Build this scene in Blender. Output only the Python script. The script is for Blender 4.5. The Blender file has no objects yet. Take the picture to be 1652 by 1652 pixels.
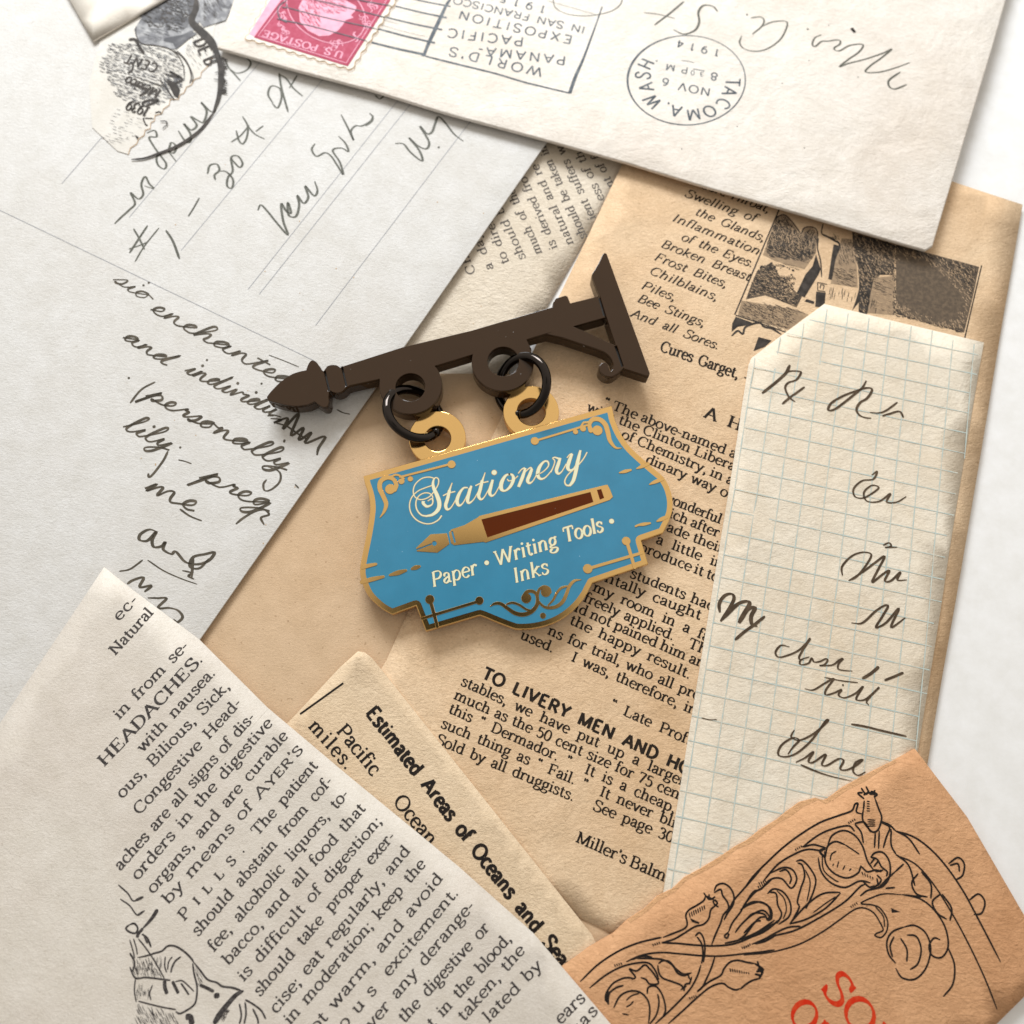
import bpy, bmesh, math, random
from mathutils import Vector, Matrix
from mathutils.geometry import delaunay_2d_cdt

random.seed(7)
S = bpy.context.scene
COL = S.collection

# ------------------------------------------------------------------ camera (1 unit = 1 cm)
TH, RO, FPX, H = 0.23757534, -0.06672256, 1250.0, 12.15      # tilt, roll, focal in photo pixels, height over the table
cam_d = bpy.data.cameras.new("camera")
cam = bpy.data.objects.new("camera", cam_d)
COL.objects.link(cam)
S.camera = cam
RIGHT, UP, FWD = Vector((1, 0, 0)), Vector((0, math.cos(TH), math.sin(TH))), Vector((0, math.sin(TH), -math.cos(TH)))
CX = math.cos(RO) * RIGHT - math.sin(RO) * UP
CY = math.sin(RO) * RIGHT + math.cos(RO) * UP
CZ = -FWD
EYE = Vector((0, 0, H))
cam.matrix_world = Matrix(((CX.x, CY.x, CZ.x, 0), (CX.y, CY.y, CZ.y, 0), (CX.z, CY.z, CZ.z, H), (0, 0, 0, 1)))
cam_d.sensor_width = 36.0
cam_d.lens = 36.0 * FPX / 1652.0
cam_d.clip_start, cam_d.clip_end = 0.1, 500.0
cam_d.dof.use_dof = True
cam_d.dof.focus_distance = 12.0
cam_d.dof.aperture_fstop = 0.15

# ------------------------------------------------------------------ light: a window beyond the far left corner, a pale room
world = bpy.data.worlds.new("World")
S.world = world
world.use_nodes = True
wn, wl = world.node_tree.nodes, world.node_tree.links
wn.clear()
w_out = wn.new("ShaderNodeOutputWorld")
w_bg = wn.new("ShaderNodeBackground")
w_tc = wn.new("ShaderNodeTexCoord")
w_sub = wn.new("ShaderNodeVectorMath"); w_sub.operation = 'DISTANCE'
w_nrm = wn.new("ShaderNodeVectorMath"); w_nrm.operation = 'NORMALIZE'
w_sub.inputs[1].default_value = Vector((-0.039, 0.061, 0.997)).normalized()    # the photographer's dark shape overhead
w_rmp = wn.new("ShaderNodeValToRGB")
w_rmp.color_ramp.elements[0].position = 0.12
w_rmp.color_ramp.elements[0].color = (0.03, 0.03, 0.02, 1)
w_rmp.color_ramp.elements[1].position = 0.16
w_rmp.color_ramp.elements[1].color = (1.0, 0.93, 0.83, 1)
w_bg.inputs['Strength'].default_value = 0.62
wl.new(w_tc.outputs['Generated'], w_nrm.inputs[0])
wl.new(w_nrm.outputs[0], w_sub.inputs[0])
wl.new(w_sub.outputs['Value'], w_rmp.inputs[0])
w_sep = wn.new("ShaderNodeSeparateXYZ")                      # the room is brighter on the window side
wl.new(w_nrm.outputs[0], w_sep.inputs[0])
w_map = wn.new("ShaderNodeMapRange"); w_map.interpolation_type = 'SMOOTHSTEP'
w_map.inputs['From Min'].default_value, w_map.inputs['From Max'].default_value = -0.75, 0.75
w_map.inputs['To Min'].default_value, w_map.inputs['To Max'].default_value = 0.45, 1.40
wl.new(w_sep.outputs['Y'], w_map.inputs[0])
w_mul = wn.new("ShaderNodeVectorMath"); w_mul.operation = 'SCALE'
wl.new(w_rmp.outputs[0], w_mul.inputs[0])
wl.new(w_map.outputs[0], w_mul.inputs['Scale'])
wl.new(w_mul.outputs[0], w_bg.inputs['Color'])
wl.new(w_bg.outputs[0], w_out.inputs[0])


def area_light(name, loc, target, size, power, color):
    d = bpy.data.lights.new(name, 'AREA')
    d.shape = 'RECTANGLE'; d.size, d.size_y = size
    d.energy = power; d.color = color
    o = bpy.data.objects.new(name, d)
    COL.objects.link(o)
    o.location = loc
    o.rotation_euler = (Vector(target) - Vector(loc)).to_track_quat('-Z', 'Y').to_euler()
    return o


area_light("window_light", (-8, 34, 20), (0, 2, 0), (20, 11), 15200, (0.93, 0.97, 1.0))

S.view_settings.view_transform = 'Standard'
S.view_settings.look = 'None'
S.view_settings.exposure = 0.07
S.view_settings.gamma = 1.0
S.view_settings.use_curve_mapping = False
S.render.film_transparent = False


# ------------------------------------------------------------------ helpers: points
def at(px, py, z=0.0):
    """where the sight line through a photo point meets the level z"""
    d = CX * ((px - 826) / FPX) + CY * ((826 - py) / FPX) - CZ
    t = (z - H) / d.z
    return EYE + d * t


def scale_at(px, py, z=0.0):
    return (at(px + 1, py, z) - at(px, py, z)).length


def zoomed(ox, oy, s, pts):
    return [(ox + p[0] / s, oy + p[1] / s) for p in pts]


def spline(pts, n=6, closed=False):
    """Catmull-Rom through the points; tuples of any length"""
    if len(pts) < 3:
        if len(pts) == 2:
            a, b = pts
            return [tuple(a[i] + (b[i] - a[i]) * k / 4 for i in range(len(a))) for k in range(5)]
        return list(pts)
    out = []
    m = len(pts)
    rng = range(m if closed else m - 1)
    for i in rng:
        if closed:
            p0, p1, p2, p3 = pts[(i - 1) % m], pts[i], pts[(i + 1) % m], pts[(i + 2) % m]
        else:
            p1, p2 = pts[i], pts[i + 1]
            p0 = pts[i - 1] if i else tuple(2 * a - b for a, b in zip(p1, p2))
            p3 = pts[i + 2] if i + 2 < m else tuple(2 * b - a for a, b in zip(p1, p2))
        for k in range(n):
            t = k / n
            out.append(tuple(0.5 * (2 * b + (c - a) * t + (2 * a - 5 * b + 4 * c - d) * t * t + (3 * b - a - 3 * c + d) * t ** 3)
                             for a, b, c, d in zip(p0, p1, p2, p3)))
    if not closed:
        out.append(tuple(pts[-1]))
    return out


def inside(p, poly):
    x, y = p
    c = False
    j = len(poly) - 1
    for i in range(len(poly)):
        if (poly[i][1] > y) != (poly[j][1] > y) and x < (poly[j][0] - poly[i][0]) * (y - poly[i][1]) / (poly[j][1] - poly[i][1]) + poly[i][0]:
            c = not c
        j = i
    return c


# ------------------------------------------------------------------ helpers: objects
def link(name, verts, faces, mat, parent=None, loc=None, smooth=False):
    me = bpy.data.meshes.new(name)
    o = bpy.data.objects.new(name, me)
    base = Vector((0, 0, 0))
    if parent is not None:
        o.parent = parent
        p = parent
        while p is not None:
            base += p.location
            p = p.parent
    if loc is not None:
        o.location = Vector(loc) - base
        base = Vector(loc)
    me.from_pydata([Vector(v) - base for v in verts], [], faces)
    if smooth:
        me.polygons.foreach_set("use_smooth", [True] * len(me.polygons))
    if mat is not None:
        me.materials.append(mat)
    me.update()
    COL.objects.link(o)
    return o


def tag(o, label, cat, group=None, kind=None):
    o["label"] = label
    if cat: o["category"] = cat
    if group: o["group"] = group
    if kind: o["kind"] = kind
    return o


def empty(name, loc):
    o = bpy.data.objects.new(name, None)
    o.location = loc
    o.empty_display_size = 0.3
    COL.objects.link(o)
    return o


# ------------------------------------------------------------------ materials
def lin(c):
    return tuple((v / 255 / 12.92) if v / 255 <= 0.04045 else ((v / 255 + 0.055) / 1.055) ** 2.4 for v in c) + (1,)


def nd(nt, kind, **kw):
    n = nt.nodes.new(kind)
    for k, v in kw.items():
        setattr(n, k, v)
    return n


def mat_base(name):
    m = bpy.data.materials.new(name)
    m.use_nodes = True
    nt = m.node_tree
    return m, nt, nt.nodes["Principled BSDF"]


def noise(nt, coord, scale, detail=4.0, rough=0.55, dist=0.0):
    n = nd(nt, "ShaderNodeTexNoise")
    n.inputs['Scale'].default_value = scale
    n.inputs['Detail'].default_value = detail
    n.inputs['Roughness'].default_value = rough
    n.inputs['Distortion'].default_value = dist
    nt.links.new(coord, n.inputs['Vector'])
    return n.outputs['Fac']


def ramp(nt, fac, p0, c0, p1, c1):
    r = nd(nt, "ShaderNodeValToRGB")
    e = r.color_ramp.elements
    e[0].position, e[0].color = p0, c0
    e[1].position, e[1].color = p1, c1
    nt.links.new(fac, r.inputs[0])
    return r.outputs[0]


def mix(nt, fac, a, b, mode='MIX'):
    n = nd(nt, "ShaderNodeMix", data_type='RGBA', blend_type=mode)
    if isinstance(fac, float): n.inputs[0].default_value = fac
    else: nt.links.new(fac, n.inputs[0])
    for s, v in ((6, a), (7, b)):
        if isinstance(v, tuple): n.inputs[s].default_value = v
        else: nt.links.new(v, n.inputs[s])
    return n.outputs[2]


def paper(name, col, stain, fibre=0.5, bump=0.25, scale=16.0, stain_amt=0.5, stain_scale=0.35, speck=0.3, crumple=0.15, ang=0.6):
    """old paper: cloudy stains, short fibres, a few flecks, a soft pulp relief"""
    m, nt, b = mat_base(name)
    tc = nd(nt, "ShaderNodeTexCoord")
    mp = nd(nt, "ShaderNodeMapping")
    mp.inputs['Rotation'].default_value = (0, 0, ang)
    mp.inputs['Scale'].default_value = (1.0, 1.75, 1.0)
    nt.links.new(tc.outputs['Object'], mp.inputs['Vector'])
    co, cs = tc.outputs['Object'], mp.outputs['Vector']
    cloud = ramp(nt, noise(nt, co, stain_scale, 6, 0.6, 0.4), 0.36, (0, 0, 0, 1), 0.70, (1, 1, 1, 1))
    mul = nd(nt, "ShaderNodeMath", operation='MULTIPLY'); mul.inputs[1].default_value = stain_amt
    nt.links.new(cloud, mul.inputs[0])
    c = mix(nt, mul.outputs[0], lin(col), lin(stain))
    mott = ramp(nt, noise(nt, co, 2.6, 5, 0.65), 0.30, (0.93, 0.92, 0.90, 1), 0.70, (1.05, 1.05, 1.06, 1))
    c = mix(nt, 0.8, c, mott, 'MULTIPLY')
    fib = ramp(nt, noise(nt, cs, scale * 1.3, 3, 0.7, 1.2), 0.36, (0.84, 0.81, 0.77, 1), 0.66, (1.06, 1.06, 1.06, 1))
    c = mix(nt, fibre, c, fib, 'MULTIPLY')
    fl = ramp(nt, noise(nt, co, 17.0, 1, 0.4), 0.235, (0.35, 0.24, 0.15, 1), 0.27, (1, 1, 1, 1))
    c = mix(nt, speck, c, fl, 'MULTIPLY')
    nt.links.new(c, b.inputs['Base Color'])
    b.inputs['Roughness'].default_value = 0.82
    b.inputs['Specular IOR Level'].default_value = 0.22
    b1 = nd(nt, "ShaderNodeBump"); b1.inputs['Strength'].default_value = bump; b1.inputs['Distance'].default_value = 0.06
    b2 = nd(nt, "ShaderNodeBump"); b2.inputs['Strength'].default_value = crumple; b2.inputs['Distance'].default_value = 0.20
    nt.links.new(noise(nt, cs, scale, 4, 0.65, 0.8), b1.inputs['Height'])
    nt.links.new(noise(nt, co, 0.9, 4, 0.55, 0.5), b2.inputs['Height'])
    nt.links.new(b2.outputs[0], b1.inputs['Normal'])
    nt.links.new(b1.outputs[0], b.inputs['Normal'])
    return m


def ink(name, col, worn, amount=0.35, rough=0.6, scale=22.0):
    """ink that took unevenly on the paper"""
    m, nt, b = mat_base(name)
    tc = nd(nt, "ShaderNodeTexCoord")
    f = ramp(nt, noise(nt, tc.outputs['Object'], scale, 3, 0.6), 0.42, (0, 0, 0, 1), 0.72, (1, 1, 1, 1))
    mul = nd(nt, "ShaderNodeMath", operation='MULTIPLY'); mul.inputs[1].default_value = amount
    nt.links.new(f, mul.inputs[0])
    nt.links.new(mix(nt, mul.outputs[0], lin(col), lin(worn)), b.inputs['Base Color'])
    b.inputs['Roughness'].default_value = rough
    b.inputs['Specular IOR Level'].default_value = 0.2
    return m


def metal(name, col, rough, bump=0.0):
    m, nt, b = mat_base(name)
    tc = nd(nt, "ShaderNodeTexCoord")
    b.inputs['Base Color'].default_value = lin(col)
    b.inputs['Metallic'].default_value = 1.0
    r = nd(nt, "ShaderNodeMapRange")
    r.inputs['To Min'].default_value = rough * 0.8
    r.inputs['To Max'].default_value = rough * 1.25
    nt.links.new(noise(nt, tc.outputs['Object'], 5.0, 4, 0.6), r.inputs[0])
    nt.links.new(r.outputs[0], b.inputs['Roughness'])
    return m


def enamel(name, col, rough=0.25, var=0.06, spec=0.5):
    m, nt, b = mat_base(name)
    tc = nd(nt, "ShaderNodeTexCoord")
    c = lin(col)
    c2 = tuple(v * (1 - var * 3) for v in c[:3]) + (1,)
    f = ramp(nt, noise(nt, tc.outputs['Object'], 1.6, 5, 0.6), 0.35, c, 0.8, c2)
    sp = ramp(nt, noise(nt, tc.outputs['Object'], 19.0, 1, 0.4), 0.80, (0, 0, 0, 1), 0.82, (0.3, 0.3, 0.3, 1))
    nt.links.new(mix(nt, 1.0, f, sp, 'ADD'), b.inputs['Base Color'])
    b.inputs['Roughness'].default_value = rough
    b.inputs['Specular IOR Level'].default_value = spec
    return m


M = {}
M['envelope'] = paper('envelope_paper', (233, 228, 221), (216, 202, 188), 0.4, 0.30, 9, 0.55, 0.28, 0.15, 0.30)
M['postcard'] = paper('postcard_paper', (217, 216, 214), (203, 198, 191), 0.40, 0.24, 14, 0.40, 0.5, 0.15, 0.06)
M['pale_print'] = paper('pale_print_paper', (228, 217, 200), (208, 192, 170), 0.5, 0.45, 12, 0.5, 0.5, 0.2, 0.22)
M['tan'] = paper('tan_paper', (214, 186, 154), (196, 164, 128), 0.4, 0.22, 22, 0.5, 0.5, 0.35, 0.12)
M['brown'] = paper('brown_paper', (232, 205, 172), (206, 168, 126), 0.80, 0.34, 13, 0.65, 0.35, 0.3, 0.28, -0.55)
M['strip'] = paper('clipping_paper', (232, 210, 180), (212, 184, 150), 0.65, 0.38, 15, 0.5, 0.5, 0.2, 0.28, -0.8)
M['graph'] = paper('graph_paper', (233, 224, 208), (220, 200, 172), 0.5, 0.28, 12, 0.6, 0.4, 0.15, 0.32)
M['card'] = paper('orange_card', (217, 170, 129), (196, 142, 100), 0.80, 0.42, 9, 0.55, 0.4, 0.3, 0.26, 0.3)
M['news'] = paper('newsprint', (224, 218, 209), (210, 199, 189), 0.5, 0.24, 19, 0.5, 0.5, 0.15, 0.16)
M['torn'] = paper('torn_fibre', (232, 184, 138), (222, 168, 120), 0.6, 0.5, 16, 0.4, 0.8, 0.0, 0.2)
M['table'] = paper('white_table', (240, 240, 240), (232, 232, 231), 0.05, 0.03, 20, 0.3, 0.2, 0.0, 0.0)
M['ink_brown'] = ink('letterpress_ink_on_brown', (26, 21, 18), (78, 60, 44), 0.4)
M['ink_news'] = ink('letterpress_ink_on_newsprint', (56, 52, 52), (128, 122, 118), 0.5)
M['ink_pale'] = ink('letterpress_ink_on_pale_page', (78, 72, 68), (150, 140, 128), 0.5)
M['ink_black'] = ink('black_ink', (26, 22, 21), (74, 58, 46), 0.35)
M['ink_cancel'] = ink('blue_grey_cancel_ink', (70, 78, 86), (150, 155, 158), 0.5, scale=8)
M['ink_pencil'] = ink('pencil_grey', (88, 88, 80), (130, 130, 122), 0.6, scale=26)
M['ink_message'] = ink('brown_black_pen_ink', (78, 72, 62), (116, 106, 92), 0.6, scale=7)
M['ink_sepia'] = ink('sepia_pen_ink', (74, 60, 46), (112, 94, 74), 0.6, scale=8)
M['ink_rule'] = ink('printed_rule_grey', (150, 152, 158), (186, 186, 188), 0.5, scale=8)
M['ink_grid'] = ink('pale_blue_ruling', (186, 200, 196), (218, 210, 192), 0.8, scale=6)
M['ink_red'] = ink('red_ink', (206, 44, 14), (212, 92, 48), 0.5, scale=14)
M['ink_stampgrey'] = ink('engraving_grey', (122, 122, 126), (196, 196, 196), 0.8, scale=6)
M['ink_midgrey'] = ink('engraving_mid_grey', (84, 84, 88), (146, 146, 148), 0.6, scale=5)
M['ink_dark'] = ink('engraving_dark', (50, 45, 41), (96, 88, 82), 0.5, scale=7)
M['rose'] = ink('rose_stamp_ink', (170, 56, 84), (190, 92, 118), 0.6, scale=12)
M['rose_dark'] = ink('rose_dark_ink', (160, 48, 76), (178, 72, 98), 0.5, scale=12)
M['rose_pale'] = ink('rose_pale_ink', (232, 170, 190), (216, 128, 154), 0.6, scale=7)
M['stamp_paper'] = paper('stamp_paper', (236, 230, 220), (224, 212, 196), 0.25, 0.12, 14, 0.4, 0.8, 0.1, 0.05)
M['stamp_cream'] = paper('cream_stamp_paper', (221, 218, 212), (206, 200, 190), 0.3, 0.14, 12, 0.5, 0.9, 0.3, 0.05)
M['tone_mid'] = ink('engraving_half_tone', (150, 128, 104), (186, 160, 130), 0.6, scale=14)
M['tone_dark'] = ink('engraving_dark_tone', (92, 80, 68), (140, 120, 98), 0.5, scale=14)
M['tone_light'] = ink('paper_showing_through', (196, 168, 136), (170, 142, 112), 0.7, scale=14)
M['fox_and_shade'] = ink('foxing_and_edge_shade', (186, 150, 108), (206, 180, 146), 0.6)  # foxing spots, and the shade painted round the stamp edges
M['gold'] = metal('polished_gold_plate', (240, 196, 126), 0.12)
M['black_nickel'] = metal('black_nickel', (58, 53, 50), 0.06)
M['bracket'] = enamel('dark_brown_metal', (56, 39, 24), 0.09, 0.03, 0.30)
M['groove'] = enamel('groove_black', (14, 10, 8), 0.4, 0.0)
M['blue'] = enamel('blue_enamel', (58, 132, 165), 0.22, 0.05)
M['barrel'] = enamel('brown_enamel', (88, 36, 6), 0.20, 0.04, 0.15)
M['cream'] = enamel('cream_screen_print', (226, 224, 190), 0.4, 0.0)

# ------------------------------------------------------------------ 2D regions: union of shapes minus holes
def region(adds, holes=()):
    """triangles covering the union of the polygons in adds and outside all polygons in holes: (points, triangles)"""
    vs, fs = [], []
    for poly in list(adds) + list(holes):
        a = sum(p[0] * q[1] - q[0] * p[1] for p, q in zip(poly, poly[1:] + poly[:1]))
        poly = poly if a > 0 else poly[::-1]
        fs.append(list(range(len(vs), len(vs) + len(poly))))
        vs += [Vector((p[0], p[1])) for p in poly]
    ov, oe, of, _, _, src = delaunay_2d_cdt(vs, [], fs, 0, 1e-5)
    na = len(adds)
    keep = [f for f, s in zip(of, src) if any(i < na for i in s) and not any(i >= na for i in s)]
    return [(v.x, v.y) for v in ov], keep


def loops_of(pts, tris):
    """outlines of a triangulated region, outer ones anticlockwise and holes clockwise, tidied"""
    edges = {}
    for t in tris:
        t = list(t)
        (ax, ay), (bx_, by_), (cx_, cy_) = [pts[i] for i in t[:3]]
        if (bx_ - ax) * (cy_ - ay) - (by_ - ay) * (cx_ - ax) < 0: t.reverse()
        for i in range(len(t)):
            edges[(t[i], t[(i + 1) % len(t)])] = 1
    nxt = {}
    for (i, j) in edges:
        if (j, i) not in edges: nxt.setdefault(i, []).append(j)
    out = []
    while nxt:
        i0 = next(iter(nxt)); loop = [i0]; i = i0
        while True:
            j = nxt[i].pop()
            if not nxt[i]: del nxt[i]
            if j == i0: break
            loop.append(j); i = j
            if i not in nxt: break
        P = []
        for i in loop:
            p = pts[i]
            if not P or math.hypot(p[0] - P[-1][0], p[1] - P[-1][1]) > 0.0025: P.append(p)
        ch = True
        while ch and len(P) > 4:
            ch = False
            for i in range(len(P)):
                p, q, r = P[i - 1], P[i], P[(i + 1) % len(P)]
                l = math.hypot(r[0] - p[0], r[1] - p[1]) or 1e-9
                if abs((q[0] - p[0]) * (r[1] - p[1]) - (q[1] - p[1]) * (r[0] - p[0])) / l < 0.0004:
                    del P[i]; ch = True
                    break
        if len(P) > 2 and abs(sum(p[0] * q[1] - q[0] * p[1] for p, q in zip(P, P[1:] + P[:1]))) > 2e-5: out.append(P)
    return out


def inset(loop, d):
    """offset towards the filled side (left of the travel direction)"""
    n = len(loop); out = []
    for i in range(n):
        p0, p1, p2 = Vector(loop[i - 1]), Vector(loop[i]), Vector(loop[(i + 1) % n])
        e1, e2 = (p1 - p0).normalized(), (p2 - p1).normalized()
        n1, n2 = Vector((-e1.y, e1.x)), Vector((-e2.y, e2.x))
        m = (n1 + n2) / max(0.5, 1 + n1.dot(n2))
        out.append((p1.x + m.x * d, p1.y + m.y * d))
    return out


def solid(name, adds, holes, z0, z1, mat, parent, bevel=0.0, segs=2):
    """a flat-topped piece with real sides and softened upper edges"""
    loops = loops_of(*region(adds, holes))
    V, F, tops = [], [], []
    for lp in loops:
        rings = [(lp, z0)]
        if bevel > 0:
            for k in range(segs + 1):
                t = math.pi / 2 * k / segs
                rings.append((inset(lp, bevel * (1 - math.cos(t))) if k else lp, z1 - bevel + bevel * math.sin(t)))
        else:
            rings.append((lp, z1))
        n = len(lp)
        for k, (r, zz) in enumerate(rings):
            b = len(V)
            V += [(x, y, zz) for x, y in r]
            if k:
                F += [[b - n + i, b - n + (i + 1) % n, b + (i + 1) % n, b + i] for i in range(n)]
        tops.append(rings[-1][0])
    area = lambda P: sum(p[0] * q[1] - q[0] * p[1] for p, q in zip(P, P[1:] + P[:1]))
    pts, tris = region([t for t in tops if area(t) > 0], [t for t in tops if area(t) < 0])
    b = len(V)
    V += [(x, y, z1) for x, y in pts]
    for t in tris:
        t = list(t)
        p, q, r = [pts[i] for i in t[:3]]
        if (q[0] - p[0]) * (r[1] - p[1]) - (q[1] - p[1]) * (r[0] - p[0]) < 0: t.reverse()
        F.append([i + b for i in t])
    o = link(name, V, F, mat, parent)
    me = o.data
    me.polygons.foreach_set("use_smooth", [True] * len(me.polygons))
    me.set_sharp_from_angle(angle=math.radians(40))
    return o


def offset_poly(poly, d):
    n = len(poly)
    a = sum(p[0] * q[1] - q[0] * p[1] for p, q in zip(poly, poly[1:] + poly[:1]))
    s = 1 if a > 0 else -1
    out = []
    for i in range(n):
        p0, p1, p2 = Vector(poly[i - 1]), Vector(poly[i]), Vector(poly[(i + 1) % n])
        e1, e2 = (p1 - p0).normalized(), (p2 - p1).normalized()
        n1, n2 = Vector((-e1.y, e1.x)) * s, Vector((-e2.y, e2.x)) * s
        b = n1 + n2
        if b.length < 1e-6: b = n1
        b = b / max(0.35, b.dot(n1)) if b.dot(n1) != 0 else n1
        out.append((p1.x + b.x * d, p1.y + b.y * d))
    return out


# ------------------------------------------------------------------ sheets of paper
class Sheet:
    def __init__(self, name, outline, z, mat, label, cat, thick=0.012, wave=0.006, seed=1, bumps=(), grid=0.45, group=None):
        """outline in photo points; bumps: (px, py, radius cm, height) lifts, all built as one curved sheet"""
        self.z0, self.wave, self.seed = z, wave, seed
        self.bumps = [(at(b[0], b[1], z), b[2], b[3]) for b in bumps]
        poly = [at(p[0], p[1], z) for p in outline]
        self.outline = outline
        P2 = [(p.x, p.y) for p in poly]
        dense = []
        for i, p in enumerate(P2):
            q = P2[(i + 1) % len(P2)]
            n = max(1, int(math.hypot(q[0] - p[0], q[1] - p[1]) / grid))
            dense += [(p[0] + (q[0] - p[0]) * k / n, p[1] + (q[1] - p[1]) * k / n) for k in range(n)]
        xs, ys = [p[0] for p in P2], [p[1] for p in P2]
        pts = list(dense)
        x = min(xs)
        while x < max(xs):
            y = min(ys)
            while y < max(ys):
                if inside((x, y), P2) and min((x - a) ** 2 + (y - b) ** 2 for a, b in dense) > (grid * 0.5) ** 2:
                    pts.append((x, y))
                y += grid
            x += grid
        area = sum(p[0] * q[1] - q[0] * p[1] for p, q in zip(P2, P2[1:] + P2[:1]))
        ring = list(range(len(dense)))
        if area < 0: ring.reverse()
        ov, _, of, orig, _, src = delaunay_2d_cdt([Vector(p) for p in pts], [], [ring], 0, 1e-6)
        tri = [f for f, s in zip(of, src) if len(s)]
        n = len(ov)
        V = [(v.x, v.y, self.h(v.x, v.y)) for v in ov]
        V += [(v[0], v[1], v[2] - thick) for v in V[:n]]
        F = []
        cnt = {}
        for f in tri:
            a, b, c = [ov[i] for i in f[:3]]
            f = list(f)
            if (b - a).cross(c - a) < 0: f.reverse()
            F.append(f)
            for i in range(len(f)):
                e = (f[i], f[(i + 1) % len(f)])
                cnt[e] = 1
        for e in list(cnt):
            if (e[1], e[0]) not in cnt:
                F.append([e[1], e[0], e[0] + n, e[1] + n])
        F += [[i + n for i in reversed(f)] for f in F if all(i < n for i in f)]
        cx, cy = sum(xs) / len(xs), sum(ys) / len(ys)
        self.obj = link(name, V, F, mat, None, (cx, cy, z - thick))
        me = self.obj.data
        me.polygons.foreach_set("use_smooth", [abs(p.normal.z) > 0.7 for p in me.polygons])
        tag(self.obj, label, cat, group)

    def h(self, x, y):
        w, s = self.wave, self.seed
        z = self.z0 + w * (math.sin(0.55 * x + 0.8 * y + s) + 0.6 * math.sin(1.1 * x - 0.7 * y + 2.1 * s) + 0.35 * math.sin(1.9 * y + 1.3 * x + 0.7 * s))
        for c, r, a in self.bumps:
            d2 = ((x - c.x) ** 2 + (y - c.y) ** 2) / (r * r)
            if d2 < 9: z += a * math.exp(-d2 * 1.5)
        return z

    def pt(self, px, py):
        p = at(px, py, self.z0)
        return (p.x, p.y)


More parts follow.
